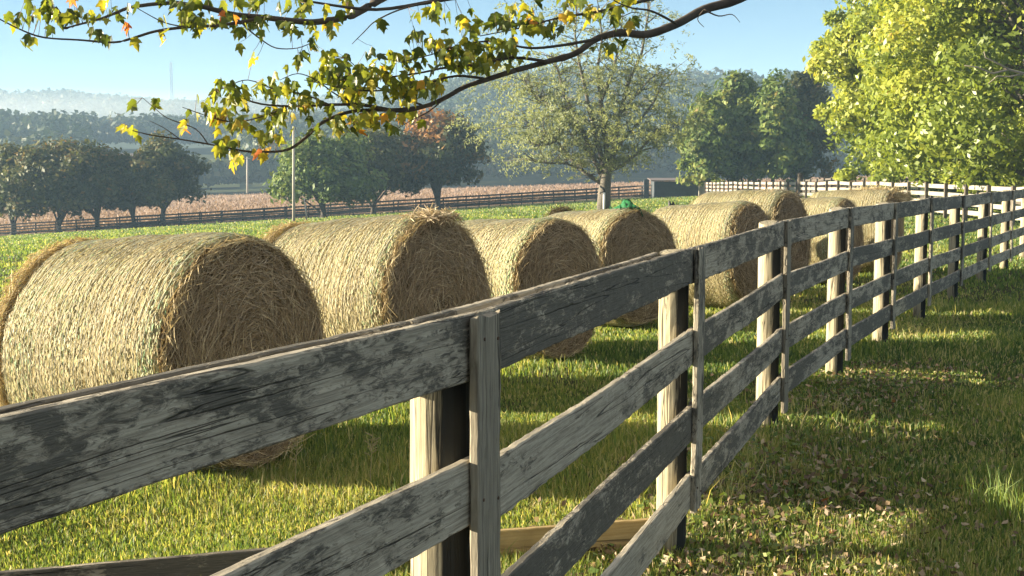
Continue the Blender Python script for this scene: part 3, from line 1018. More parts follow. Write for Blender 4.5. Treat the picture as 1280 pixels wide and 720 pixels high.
# post: bare pale wood, black paint left on the side that faces the boards
def post_paint():
    m, nt, out = new_mat('part_painted_post')
    tc = N(nt, 'ShaderNodeTexCoord')
    v = objcoord(nt)
    grain = noise(nt, mapping(nt, v, (38, 38, 1.4)), 1.6, 5, 0.65, 0.6)
    blot = noise(nt, v, 4.0, 4, 0.6)
    r = ramp(nt, [(0.3, (0.24, 0.205, 0.14)), (0.66, (0.52, 0.46, 0.32))]); nt.links.new(grain, r.inputs[0])
    br = ramp(nt, [(0.5, 0.0), (0.8, 1.0)]); nt.links.new(blot, br.inputs[0])
    col = mix(nt, math_n(nt, 'MULTIPLY', br.outputs[0], .5), r.outputs[0], (0.16, 0.15, 0.10))
    ck = noise(nt, mapping(nt, v, (24, 24, .8)), 1.0, 2, .5, .3)
    ckr = ramp(nt, [(0.0, 1.0), (0.012, 0.0)]); nt.links.new(math_n(nt, 'ABSOLUTE', math_n(nt, 'SUBTRACT', ck, .5)), ckr.inputs[0])
    dn = noise(nt, mapping(nt, v, (30, 30, 3)), 1.0, 6, .75, .6)
    dr = ramp(nt, [(.56, 0.0), (.62, 1.0)]); nt.links.new(dn, dr.inputs[0])
    col = mix(nt, math_n(nt, 'MULTIPLY', dr.outputs[0], .75), col, (0.075, 0.068, 0.05))
    sz = N(nt, 'ShaderNodeSeparateXYZ'); nt.links.new(tc.outputs['Object'], sz.inputs[0])
    soil = ramp(nt, [(.0, 1.0), (1.0, 0.0)]); nt.links.new(math_n(nt, 'MULTIPLY', math_n(nt, 'ADD', sz.outputs[2], math_n(nt, 'MULTIPLY', blot, .15)), 3.5), soil.inputs[0])
    col = mix(nt, math_n(nt, 'MULTIPLY', soil.outputs[0], .6), col, (0.07, 0.062, 0.035))
    col = mix(nt, math_n(nt, 'MULTIPLY', ckr.outputs[0], .9), col, (.025, .02, .015))
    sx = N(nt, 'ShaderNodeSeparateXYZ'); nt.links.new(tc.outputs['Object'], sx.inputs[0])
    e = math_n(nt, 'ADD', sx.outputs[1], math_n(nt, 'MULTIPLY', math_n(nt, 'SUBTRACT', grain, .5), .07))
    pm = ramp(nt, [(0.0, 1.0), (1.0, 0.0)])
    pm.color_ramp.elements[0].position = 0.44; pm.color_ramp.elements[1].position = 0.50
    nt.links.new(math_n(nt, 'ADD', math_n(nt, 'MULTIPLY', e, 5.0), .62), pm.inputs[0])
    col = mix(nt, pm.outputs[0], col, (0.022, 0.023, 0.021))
    h = math_n(nt, 'SUBTRACT', grain, ckr.outputs[0])
    finish(nt, out, col, .8, h, .6, .005, .2)
    return m
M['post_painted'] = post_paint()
near_fence()

# low border planks on edge, running left from the second post
def border_planks():
    a, b_, c = (0.72, 5.62), (-0.95, 5.16), (-2.6, 4.75)
    for (p0, p1, mt, lab, sd, h0, h1) in ((b_, a, M['gold_plank'], 'bare yellow plank set on edge on the grass behind the fence', 1201, .15, .15),
                                  (c, b_, M['board_dark'], 'dark painted plank on edge continuing left from the bare yellow one', 1202, .15, .15)):
        M4, L = frame_from(p0, p1, 0, 0)
        z0, z1 = float(gh(*p0)), float(gh(*p1))
        me = board_mesh('plank', L - .004, .2, .035, mt, sd, dz0=max(z0, -.03) + h0, dz1=max(z1, -.03) + h1, rough=.6, step=.04)
        o = link('border_plank', me); o.matrix_world = M4
        tag(o, lab, 'plank')
border_planks()

# ------------------------------------------------------------------ hay bales
def straw_mat(name, stops, transl=.2):
    return leaf_mat(name, stops, transl, 0.6, 0.3, (1.1, 1.0, .7))
M['straw_side'] = straw_mat('wrapped_straw', [(0.0, (0.24, 0.18, 0.085)), (0.35, (0.45, 0.39, 0.235)), (0.7, (0.69, 0.63, 0.43)), (0.88, (0.60, 0.66, 0.38)), (1.0, (0.32, 0.52, 0.28))])
M['straw_end'] = straw_mat('cut_straw', [(0.0, (0.17, 0.125, 0.075)), (0.4, (0.36, 0.275, 0.17)), (0.8, (0.58, 0.47, 0.31)), (1.0, (0.72, 0.62, 0.44))])
M['straw_old'] = straw_mat('old_dark_hay', [(0.0, (0.04, 0.035, 0.02)), (0.6, (0.10, 0.085, 0.05)), (1.0, (0.22, 0.17, 0.10))])
M['straw_rim'] = straw_mat('loose_straw', [(0.0, (0.28, 0.21, 0.11)), (0.5, (0.50, 0.40, 0.22)), (1.0, (0.68, 0.58, 0.37))])


def core_mat(name, c0, c1, c2, sc, bs):
    m, nt, out = new_mat(name)
    v = objcoord(nt)
    a = noise(nt, mapping(nt, v, sc), 1.0, 5, .7, .5)
    g = noise(nt, v, 2.4, 4, .6)
    r = ramp(nt, [(0.3, c0), (0.55, c1), (0.75, c2)]); nt.links.new(a, r.inputs[0])
    gr = ramp(nt, [(0.45, 0.0), (0.75, 1.0)]); nt.links.new(g, gr.inputs[0])
    col = mix(nt, math_n(nt, 'MULTIPLY', gr.outputs[0], .4), r.outputs[0], (c1[0] * .7, c1[1] * .95, c1[2] * .7))
    finish(nt, out, col, .9, a, 1.0, bs, .1)
    return m
M['core_side'] = core_mat('net_wrapped_hay', (0.20, 0.16, 0.08), (0.36, 0.31, 0.17), (0.52, 0.46, 0.27), (60, 7, 7), .02)
M['core_end'] = core_mat('rolled_hay_end', (0.08, 0.055, 0.027), (0.18, 0.125, 0.06), (0.32, 0.23, 0.12), (30, 30, 30), .03)


def strips(C, D, U, length, width, curve=None, lift=0.0):
    """thin 2-segment straws: centre C, direction D, side U; optional curve vector at both ends"""
    n = len(C)
    h = (length / 2)[:, None]; w = (width / 2)[:, None]
    cv = np.zeros((n, 3)) if curve is None else curve
    a, b, c = C - D * h + cv, C, C + D * h + cv
    v = np.stack([a - U * w * .6, a + U * w * .6, b - U * w, b + U * w, c - U * w * .5, c + U * w * .5], 1)
    base = (np.arange(n) * 6)[:, None]
    f = np.stack([base + np.array([[0, 1, 3, 2]]), base + np.array([[2, 3, 5, 4]])], 1).reshape(-1, 4)
    return v.reshape(-1, 3), f


def bale(label, face_px, Y, Rb, az, tilt, L=1.24, seed=1, dens=1.0, zc=None, center=None, fluff=1.0, ztop=None, greens=.12):
    r_ = np.random.default_rng(seed)
    a = R(az)
    n = np.array([math.cos(a), -math.sin(a)])
    if center is None:
        fx = (face_px - 640) / FPX * Y
        cx, cy = fx - n[0] * L / 2, Y - n[1] * L / 2
    else: cx, cy = center
    zt = (ztop - 2 * Rb) if ztop else None
    z0 = (float(gh(cx, cy)) - .03) if zt is None else zt - .5 * L * math.sin(R(tilt))
    root = thing('hay_bale', label, 'hay bale', (cx, cy, z0), (0, -R(tilt), -a), 'round hay bales along the fence')
    # core side shell (local: axis x, centre z=Rb)
    nth, nx = 96, 26
    th = np.linspace(0, 2 * math.pi, nth, endpoint=False)
    xs = np.linspace(-L / 2, L / 2, nx)
    def rad(x, t):
        sag = 1 - .03 * np.clip(-np.sin(t), 0, 1) ** 6 + .012 * np.cos(2 * t)
        edge = 1 - .05 * np.clip((np.abs(x) / (L / 2) - .8) / .2, 0, 1) ** 2
        lump = 1 + .012 * np.sin(3 * t + seed) + .008 * np.sin(7 * t + x * 5 + seed) + .006 * np.sin(x * 14 + seed)
        return Rb * sag * edge * lump
    X, T = np.meshgrid(xs, th, indexing='ij')
    RR = rad(X, T) * (1 + r_.normal(0, .004, X.shape))
    V = np.stack([X, RR * np.cos(T), Rb + RR * np.sin(T)], -1)
    idx = np.arange(nx * nth).reshape(nx, nth)
    f = np.stack([idx[:-1], np.roll(idx, -1, 1)[:-1], np.roll(idx, -1, 1)[1:], idx[1:]], -1).reshape(-1, 4)
    link('wrapped_side', mesh_poly('wrapped_side', V.reshape(-1, 3), f, M['core_side'], 4, smooth=True), root)
    # straws caught under the wrap, running round the bale
    ns = int(42000 * dens)
    x = r_.uniform(-L / 2, L / 2, ns); t = r_.uniform(0, 2 * math.pi, ns)
    rr = rad(x, t) + r_.uniform(.001, .008, ns)
    C = np.stack([x, rr * np.cos(t), Rb + rr * np.sin(t)], 1)
    O = np.stack([np.zeros(ns), np.cos(t), np.sin(t)], 1)
    Tg = np.stack([np.zeros(ns), -np.sin(t), np.cos(t)], 1)
    ax = np.tile(np.array([[1., 0, 0]]), (ns, 1))
    ang = r_.normal(0, .30, ns)[:, None]
    D = unit(Tg * np.cos(ang) + ax * np.sin(ang) + O * r_.normal(0, .06, (ns, 1)))
    U = unit(ax * np.cos(ang) - Tg * np.sin(ang) + O * r_.normal(0, .45, (ns, 1)))
    ln = r_.uniform(.012, .04, ns) ; wd = r_.uniform(.003, .006, ns)
    v, fq = strips(C, D, U, ln, wd, curve=-O * (ln ** 2 / 8 / Rb)[:, None])
    band = .5 + .22 * np.sin(x * 31 + seed) * np.sin(x * 13 + 2) 
    edge_g = np.exp(-((x - L / 2 + .06) / .07) ** 2) + .5 * np.exp(-((x + L / 2 - .2) / .1) ** 2)
    tint = np.clip(.16 + .38 * r_.random(ns) + .17 * np.sin(2 * np.pi * (x + .006 * np.sin(t * 3)) / .036) + .16 * (band - .5) * 2 + (r_.random(ns) < (greens * (.6 + 4.5 * edge_g))) * .45, 0, 1)
    link('net_wrap_straw', mesh_poly('net_wrap_straw', v, fq, M['straw_side'], 4, np.repeat(tint, 2)), root)
    # thin wrap twine rings
    mb = MB()
    nr = 34
    for k in range(nr):
        xx = -L / 2 + .05 + (L - .1) * k / (nr - 1) + r_.normal(0, .006)
        pts = []
        for q in range(49):
            tt = 2 * math.pi * q / 48
            r0 = float(rad(np.array(xx), np.array(tt))) + .0075
            pts.append((xx + .008 * math.sin(3 * tt + k), r0 * math.cos(tt), Rb + r0 * math.sin(tt)))
        mb.tube(pts, .0016, 4, cap=False)
    mb.build('net_wrap', M['net'], root, rel=False)
    # ends: spiral of cut hay, slightly bulging
    for sgn, nm in ((1, 'hay_face'), (-1, 'hay_face')):
        kr, kt = 16, 72
        rr_ = np.linspace(0, 1, kr)
        vs = [(sgn * (L / 2 + .03), 0, Rb)]
        for i in range(1, kr):
            for q in range(kt):
                tt = 2 * math.pi * q / kt
                Rm = float(rad(np.array(L / 2), np.array(tt))) * .995
                rr2 = rr_[i] * Rm
                bx = .035 * (1 - rr_[i] ** 4) + r_.normal(0, .006) * (rr_[i] < .99)
                vs.append((sgn * (L / 2 + bx), rr2 * math.cos(tt), Rb + rr2 * math.sin(tt)))
        fs = []
        for q in range(kt):
            fs.append((0, 1 + q, 1 + (q + 1) % kt))
        for i in range(kr - 2):
            for q in range(kt):
                a0, a1 = 1 + i * kt + q, 1 + i * kt + (q + 1) % kt
                fs.append((a0, a0 + kt, a1 + kt)); fs.append((a0, a1 + kt, a1))
        nsf = int((9000 if sgn > 0 else 2500) * dens)
        fo = link(nm, mesh_poly(nm, vs, [tuple(t_) for t_ in fs], M['core_end'], 3, smooth=True), root)
        q = np.sqrt(r_.random(nsf)); t = r_.uniform(0, 2 * math.pi, nsf)
        Rm = rad(np.full(nsf, L / 2), t) * .99
        bx = .035 * (1 - q ** 4) + r_.uniform(.002, .03, nsf)
        C = np.stack([sgn * (L / 2 + bx), q * Rm * np.cos(t), Rb + q * Rm * np.sin(t)], 1)
        Tg = np.stack([np.zeros(nsf), -np.sin(t), np.cos(t)], 1)
        Rd = np.stack([np.zeros(nsf), np.cos(t), np.sin(t)], 1)
        ax = np.tile(np.array([[sgn * 1., 0, 0]]), (nsf, 1))
        ang = r_.normal(0, .62, nsf)[:, None]
        D = unit(Tg * np.cos(ang) + Rd * np.sin(ang) + ax * r_.normal(0, .16, (nsf, 1)))
        U = unit(np.cross(D, ax + r_.normal(0, .5, (nsf, 3))))
        ln = r_.uniform(.05, .26, nsf) * (1 - .35 * (q > .85)); wd = r_.uniform(.0025, .006, nsf)
        v, fq = strips(C, D, U, ln, wd, curve=ax * r_.uniform(-.02, .008, (nsf, 1)) - Rd * (ln ** 2 / 5)[:, None])
        tn = np.clip(r_.beta(1.6, 3.0, nsf) + .06, 0, 1)
        link('cut_straw', mesh_poly('cut_straw', v, fq, M['straw_end'], 4, np.repeat(tn, 2)), fo)
    # ragged straw round both rims and a tuft on top
    nr_ = int(2000 * dens * fluff)
    sg = np.where(r_.random(nr_) < .5, 1., -1.)
    t = r_.uniform(0, 2 * math.pi, nr_)
    x = sg * (L / 2 + r_.normal(.01, .028, nr_))
    rr = rad(np.clip(x, -L / 2, L / 2), t) * r_.uniform(.965, 1.012, nr_)
    C = np.stack([x, rr * np.cos(t), Rb + rr * np.sin(t)], 1)
    Tg = np.stack([np.zeros(nr_), -np.sin(t), np.cos(t)], 1)
    O = np.stack([np.zeros(nr_), np.cos(t), np.sin(t)], 1)
    axv = np.stack([sg, np.zeros(nr_), np.zeros(nr_)], 1)
    D = unit(Tg * np.where(r_.random(nr_) < .5, 1, -1)[:, None] + O * r_.normal(.05, .3, (nr_, 1)) + axv * r_.normal(.1, .5, (nr_, 1)))
    U = unit(np.cross(D, r_.normal(0, 1, (nr_, 3))))
    v, fq = strips(C, D, U, r_.uniform(.04, .17, nr_), r_.uniform(.003, .006, nr_), curve=-O * r_.uniform(0, .012, (nr_, 1)))
    if fluff > 1:
        ne = int(5000 * fluff)
        t2 = r_.uniform(0, 2 * math.pi, ne); x2 = -L / 2 - np.abs(r_.normal(.015, .05, ne))
        r2 = Rb * r_.uniform(.9, 1.025, ne)
        C2 = np.stack([x2, r2 * np.cos(t2), Rb + r2 * np.sin(t2)], 1)
        T2 = np.stack([np.zeros(ne), -np.sin(t2), np.cos(t2)], 1); O2 = np.stack([np.zeros(ne), np.cos(t2), np.sin(t2)], 1)
        D2 = unit(T2 + O2 * r_.normal(.1, .45, (ne, 1)) + np.array([[-1., 0, 0]]) * r_.normal(.1, .5, (ne, 1)))
        U2 = unit(np.cross(D2, r_.normal(0, 1, (ne, 3))))
        v2, f2 = strips(C2, D2, U2, r_.uniform(.04, .16, ne), r_.uniform(.003, .006, ne))
        f2 = f2 + len(v); v = np.concatenate([v, v2]); fq = np.concatenate([fq, f2]); nr_ += ne
    link('loose_straw', mesh_poly('loose_straw', v, fq, M['straw_rim'], 4, np.repeat(r_.random(nr_), 2)), root)
    return root


M['net'] = plain('pale_net_wrap', (0.62, 0.62, 0.50), .5, .15, 20)
LB = [
    ('nearest round hay bale, largest in view at the left edge', 314, 7.08, .685, 31, 4.0, 1.352, 1.0),
    ('second nearest round hay bale, with ragged straw sticking up from its top rim', 558, 9.2, .69, 32, 5.5, 1.40, 1.0),
    ('third round hay bale from the left, with greenish streaks along its top', 704, 11.3, .648, 41, 3.2, 1.283, .8),
    ('fourth round hay bale, with a scrap of green wrap on its top', 803, 13.7, .652, 48, 4.0, 1.30, .7),
    ('fifth round hay bale from the left, tucked against a taller bale', 946, 15.6, .662, 38, 4, 1.32, .6),
    ('sixth round hay bale, taller and darker, close behind the fifth', 990, 17.2, .715, 36, 2, 1.425, .5),
    ('seventh round hay bale, low with pale green side, seen over the top board', 1062, 18.8, .645, 36, 3, 1.29, .5),
    ('last round hay bale, topped with loose golden hay at the far end of the row', 1118, 20.4, .68, 30, 2, 1.38, .5),
]
bales = []
for i, (lab, px, Y, rb, az, tl, zt, dn) in enumerate(LB):
    bales.append(bale(lab, px, Y, rb, az, tl, seed=60 + i, dens=dn, ztop=zt, fluff=1.3 if i < 2 else 1.0, greens=[.14, .08, .22, .12, .14, .06, .3, .05][i]))
bale('round hay bale just outside the left edge of the view', 0, 0, .66, 22, 3, seed=90, dens=.25, center=(-3.35, 4.15))

# straw tuft, hay heap, green scrap
def tuft(name, label, cat, c, rx, ry, rz, n, mat, seed, lmin=.08, lmax=.3, w=.006):
    r_ = np.random.default_rng(seed)
    d = unit(r_.normal(0, 1, (n, 3))); d[:, 2] = np.abs(d[:, 2])
    P = np.array(c) + d * np.array([rx, ry, rz]) * (r_.random((n, 1)) ** .4)
    D = unit(np.stack([r_.normal(0, 1, n), r_.normal(0, 1, n), r_.normal(0, .45, n)], 1))
    U = unit(np.cross(D, r_.normal(0, 1, (n, 3))))
    v, f = strips(P, D, U, r_.uniform(lmin, lmax, n), r_.uniform(w * .6, w * 1.3, n), curve=np.stack([np.zeros(n), np.zeros(n), -r_.uniform(0, .05, n)], 1))
    o = link(name, mesh_poly(name, v, f, mat, 4, np.repeat(r_.random(n), 2)))
    return tag(o, label, cat)
p = at(540, 264, 9.25); tuft('straw_tuft', 'loose straw sticking up on the top rim of the second bale', 'straw', (p.x, 9.25, p.z - .05), .22, .2, .07, 420, M['straw_end'], 3, .06, .2)
p = at(1100, 240, 20.6); tuft('straw_tuft', 'golden loose hay heaped on the last bale', 'straw', (p.x, 20.8, p.z - .12), .55, .45, .2, 2600, M['straw_rim'], 4, .1, .35, .009)
p = at(975, 240, 17.4); tuft('straw_tuft', 'ragged hay on top of the tall sixth bale', 'straw', (p.x - .1, 17.4, p.z - .1), .35, .35, .12, 1100, M['straw_end'], 6, .1, .3, .008)
p = at(703, 265, 14.7); tuft('hay_tuft', 'dark tuft of hay on the far end of the fourth bale', 'hay', (p.x, 14.7, p.z - .05), .17, .15, .12, 700, M['straw_old'], 5, .05, .2, .006)

def green_scrap():
    c = at(783, 255, 13.9)
    r_ = np.random.default_rng(9)
    nx, ny = 16, 12
    vs, fs = [], []
    for i in range(nx):
        for j in range(ny):
            u, v = i / (nx - 1) - .5, j / (ny - 1) - .5
            z = .075 * math.exp(-((u / .3) ** 2 + (v / .35) ** 2)) + .02 * math.sin(u * 17 + v * 9) + r_.normal(0, .016)
            vs.append((c.x + u * .26 - v * .08, c.y + v * .3, c.z - .045 + z - abs(u) * .05))
    for i in range(nx - 1):
        for j in range(ny - 1):
            a = i * ny + j
            fs.append((a, a + ny, a + ny + 1, a + 1))
    mb = MB(); mb.add(vs, fs)
    o = mb.build('wrap_scrap', M['green_wrap'], smooth=True)
    so = o.modifiers.new('thickness', 'SOLIDIFY'); so.thickness = .004
    tag(o, 'crumpled bright green scrap of bale wrap on the fourth bale', 'wrap')
green_scrap()


# ------------------------------------------------------------------ overhanging maple branch
def near_branch():
    root = thing('maple_tree', 'maple whose leafy turning limb hangs into the top of the view', 'tree', (4.6, 6.2, 0))
    mb = MB()
    paths = []
    def br(pp, r0, r1, Ya, Yb, n=6):
        k = len(pp)
        pts = [at(x, y, Ya + (Yb - Ya) * i / (k - 1)) for i, (x, y) in enumerate(pp)]
        # smooth once (Catmull-Rom)
        sm = []
        for i in range(k - 1):
            p0, p1, p2, p3 = pts[max(i - 1, 0)], pts[i], pts[i + 1], pts[min(i + 2, k - 1)]
            for q in range(4):
                t = q / 4
                sm.append(.5 * ((2 * p1) + (p2 - p0) * t + (2 * p0 - 5 * p1 + 4 * p2 - p3) * t * t + (3 * p1 - p0 - 3 * p2 + p3) * t ** 3))
        sm.append(pts[-1])
        m_ = len(sm)
        mb.tube(sm, [r0 + (r1 - r0) * i / (m_ - 1) + (random.uniform(-.06, .12) * r0 if i % 5 == 2 else 0) for i in range(m_)], n)
        paths.append(sm)
        return sm
    # trunk out of frame to the right
    tb = MB()
    tb.tube([(4.6, 6.2, -.2), (4.6, 6.2, .3), (4.55, 6.2, 2.0), (4.4, 6.2, 4.0), (4.5, 6.3, 7.0)], [.34, .26, .22, .19, .1], 12)
    tb.build('trunk', M['bark'], root, smooth=True)
    br([(1900, -210), (1500, -190), (1180, -110), (1000, -40), (925, -2), (880, 12), (846, 30), (809, 43), (775, 41), (745, 49), (719, 67), (685, 77), (644, 88)], .027, .010, 6.2, 5.2, 9)
    br([(644, 88), (610, 99), (580, 109), (557, 122), (531, 133), (501, 139), (470, 134), (449, 131), (412, 131), (370, 133), (326, 130), (290, 118)], .011, .003, 5.2, 4.9, 7)
    br([(540, 131), (500, 137), (442, 139), (405, 152), (382, 172), (360, 187), (330, 190), (307, 189), (265, 181), (225, 174), (190, 169), (165, 163)], .008, .002, 5.1, 4.7)
    br([(260, 180), (244, 161), (210, 148), (192, 134), (178, 122)], .003, .0012, 4.75, 4.6, 4)
    br([(225, 174), (205, 160), (187, 151)], .0025, .001, 4.72, 4.68, 4)
    # upper limb along the top edge
    br([(1300, -330), (900, -150), (640, -70), (520, -22), (474, 0), (450, 14), (431, 22), (400, 27), (375, 27), (330, 22), (292, 18), (250, 8), (210, 4), (165, 9), (145, 16), (124, 24), (97, 31), (80, 36)], .021, .0022, 5.9, 4.4, 7)
    br([(330, 22), (280, 31), (232, 34), (195, 39), (168, 47), (142, 53), (100, 50), (56, 47), (28, 38), (-8, 20)], .007, .0022, 4.9, 4.3)
    br([(292, 19), (312, 38), (326, 49), (345, 60), (372, 60), (392, 52)], .004, .0012, 4.8, 4.7, 4)
    br([(232, 34), (205, 28), (178, 14), (172, 10)], .003, .0012, 4.6, 4.5, 4)
    br([(760, -60), (690, -25), (600, -8), (540, 2), (470, 12), (400, 4), (350, -6)], .012, .004, 5.6, 4.9)
    br([(540, 2), (500, 12), (470, 26), (455, 40), (440, 55)], .004, .0012, 5.2, 5.0, 4)
    br([(1000, -60), (880, -18), (800, 2), (745, 15), (700, 22), (650, 35), (600, 45)], .010, .002, 5.7, 5.2)
    br([(745, 49), (700, 57), (660, 60), (620, 52), (580, 55), (540, 68), (500, 78)], .007, .0015, 5.3, 5.0)
    br([(685, 77), (640, 72), (600, 80), (560, 84), (520, 92), (470, 98), (430, 100), (400, 96)], .007, .0015, 5.25, 4.9)
    br([(610, 99), (570, 95), (530, 105), (480, 113), (440, 112), (405, 105), (380, 100)], .006, .0015, 5.2, 4.9)
    br([(531, 133), (500, 120), (470, 108), (450, 88), (432, 72)], .005, .0013, 5.1, 4.95)
    br([(449, 131), (420, 118), (395, 100), (372, 92), (350, 100)], .004, .0012, 5.0, 4.8)
    br([(412, 131), (380, 118), (345, 112), (310, 100), (285, 108), (262, 118)], .0035, .0012, 4.95, 4.7)
    br([(360, 133), (330, 145), (300, 152), (275, 150), (250, 142), (228, 134)], .003, .0012, 4.9, 4.65)
    br([(470, 134), (455, 148), (440, 158), (430, 170)], .003, .0012, 5.0, 4.95, 4)
    br([(557, 122), (535, 140), (515, 150), (498, 160)], .003, .0012, 5.1, 5.0, 4)
    br([(846, 30), (815, 14), (790, 10), (770, 2), (758, -8)], .006, .0015, 5.4, 5.2)
    br([(880, 12), (898, 20), (915, 18), (925, 28)], .004, .001, 5.5, 5.5, 4)
    br([(880, 12), (872, 24), (880, 34)], .003, .001, 5.5, 5.5, 4)
    allp = [p for pth in paths for p in pth]
    A = np.array([tuple(p) for p in allp])
    # leaves: clusters given in photo pixels (cx, cy, sx, sy, n, colour shift)
    CL = [(40, 22, 26, 14, 16, -.12), (66, 14, 18, 14, 9, -.1), (80, 25, 16, 14, 10, .0), (110, 17, 12, 12, 6, -.1), (128, 48, 10, 6, 5, -.25), (38, 52, 4, 8, 2, .05), (60, 4, 10, 6, 5, -.1),
          (90, 2, 8, 4, 2, .5), (158, 36, 5, 6, 2, .55), (168, 58, 4, 6, 1, .35), (150, 12, 14, 10, 6, -.05), (205, 40, 6, 10, 3, .12), (225, 16, 14, 12, 10, .05), (240, 28, 16, 12, 14, -.08),
          (270, 26, 16, 10, 10, .0), (284, 22, 10, 5, 3, .6), (300, 36, 8, 14, 6, -.12), (320, 70, 5, 10, 2, .15), (356, 82, 5, 5, 1, .4), (330, 28, 18, 12, 12, -.08), (365, 35, 14, 12, 9, -.1),
          (398, 38, 14, 10, 6, -.05), (385, 56, 12, 6, 4, -.15), (410, 30, 8, 8, 4, .25), (300, 5, 30, 8, 12, -.05), (370, 8, 30, 8, 12, -.1), (430, 8, 16, 8, 6, -.05),
          (152, 162, 8, 5, 3, .35), (170, 172, 5, 8, 2, .2), (166, 134, 4, 5, 2, -.05), (195, 130, 8, 3, 3, -.1), (228, 160, 8, 6, 4, .1), (262, 130, 18, 16, 14, .0), (285, 108, 16, 10, 12, -.12),
          (300, 125, 16, 10, 14, .05), (275, 150, 18, 14, 16, .12), (300, 160, 14, 10, 12, .05), (298, 200, 12, 9, 6, .3), (280, 182, 14, 8, 9, -.02), (330, 192, 12, 8, 7, .35), (345, 150, 20, 14, 20, .05),
          (335, 172, 14, 9, 10, .12), (330, 108, 20, 8, 12, -.05), (360, 112, 16, 10, 14, -.05), (385, 130, 20, 14, 22, .06), (400, 98, 20, 12, 18, -.05), (415, 76, 12, 10, 10, .0), (380, 75, 10, 6, 5, -.1),
          (430, 100, 22, 14, 28, -.02), (445, 122, 20, 12, 24, .05), (425, 155, 14, 11, 12, .2), (450, 152, 18, 12, 18, .25), (470, 150, 12, 8, 9, .2), (490, 168, 7, 9, 3, -.05), (400, 165, 9, 8, 4, -.05),
          (505, 148, 14, 7, 8, .25), (470, 95, 24, 16, 36, .0), (500, 108, 24, 16, 38, .06), (530, 112, 22, 12, 28, .05), (505, 72, 20, 10, 18, -.08), (480, 30, 8, 7, 4, .0), (520, 46, 10, 8, 6, -.1), (545, 55, 14, 10, 12, .12),
          (560, 75, 26, 14, 36, -.05), (590, 60, 24, 14, 32, -.05), (600, 82, 22, 10, 22, .02), (640, 62, 20, 12, 20, -.08), (655, 30, 24, 12, 20, -.1), (625, 25, 18, 10, 12, -.05), (580, 30, 18, 10, 12, -.05),
          (545, 18, 20, 10, 12, -.05), (668, 32, 8, 6, 4, .4), (690, 38, 12, 8, 7, -.2), (712, 24, 8, 6, 3, .45), (740, 18, 14, 8, 7, .25), (770, 20, 14, 10, 8, -.1), (790, 28, 10, 6, 5, .1), (760, 58, 18, 6, 6, -.05),
          (655, 8, 18, 8, 8, .1), (720, 4, 24, 6, 8, -.1), (780, 4, 16, 6, 6, .1), (240, 4, 20, 5, 6, -.05), (200, 2, 14, 4, 4, -.05)]
    outl = [(0, -.46), (.12, -.46), (.26, -.40), (.30, -.24), (.40, -.10), (.47, .14), (.30, .08), (.20, .10), (.21, .28), (.13, .42), (.05, .62), (0, .74)]
    outl = outl + [(-x, y) for x, y in outl[-2:0:-1]]
    no = len(outl)
    Vs, Fs, Ts, k = [], [], [], 0
    pet = MB()
    r_ = np.random.default_rng(123)
    for cx, cy, sx, sy, n, sh in CL:
        hub = None
        for q in range(int(n * 1.25 + .5)):
            px, py = cx + r_.normal(0, sx * .62), cy + r_.normal(0, sy * .62)
            p0 = at(px, py, 5.0)
            dd = (A[:, 0] / A[:, 1] - p0.x / 5) ** 2 + ((A[:, 2] - CAMZ) / A[:, 1] - (p0.z - CAMZ) / 5) ** 2
            j = int(np.argmin(dd))
            src = Vector(A[j])
            P = at(px, py, src.y + r_.normal(0, .16))
            s = r_.uniform(.032, .055) * (P.y / 5)
            # petiole from branch or twig to leaf base
            pit = r_.normal(.15, .55)           # 0: hanging, blade vertical
            yaw = r_.uniform(0, 2 * math.pi)
            roll = r_.normal(0, .5)
            down = Vector((math.sin(roll) * .8, 0, -math.cos(roll)))
            face = Vector((math.cos(yaw), math.sin(yaw), 0.0)) + Vector((0, 0, 1)) * pit
            face.normalize()
            tip = (down - face * down.dot(face)).normalized()
            side = tip.cross(face)
            base = P - tip * s * .5
            mid = src.lerp(base, .55) + Vector((0, 0, -.004))
            if (src - base).length > .0: pet.tube([src, mid, base], [.0011, .0009, .0008], 3, cap=False)
            curl = r_.uniform(.1, .75); droop = r_.uniform(-.05, .35)
            vs = [tuple(P)]
            for (x, y) in outl:
                zf = -curl * abs(x) * 1.1 - droop * max(0, y) * .6 + .03 * math.sin(9 * x + 7 * y + q)
                w_ = P + side * (x * 1.05 * s) + tip * (y * s) + face * (zf * s)
                vs.append(tuple(w_))
            Vs += vs
            Fs += [(k, k + 1 + e, k + 1 + (e + 1) % no) for e in range(no)]
            k += no + 1
            tn = float(np.clip(.33 + sh + r_.normal(0, .18), 0, 1))
            Ts += [tn + r_.normal(0, .025) for e in range(no)]
    l = np.array(root.location)
    link('foliage', mesh_poly('foliage', np.array(Vs) - l, np.array(Fs), M['lf_near'], 3, np.clip(Ts, 0, 1)), root)
    mb.build('limb', M['bark_dark'], root, smooth=True)
    pet.build('leaf_stalk', M['stalk'], root)
M['stalk'] = plain('reddish_leaf_stalk', (0.12, 0.07, 0.04), .7)
near_branch()


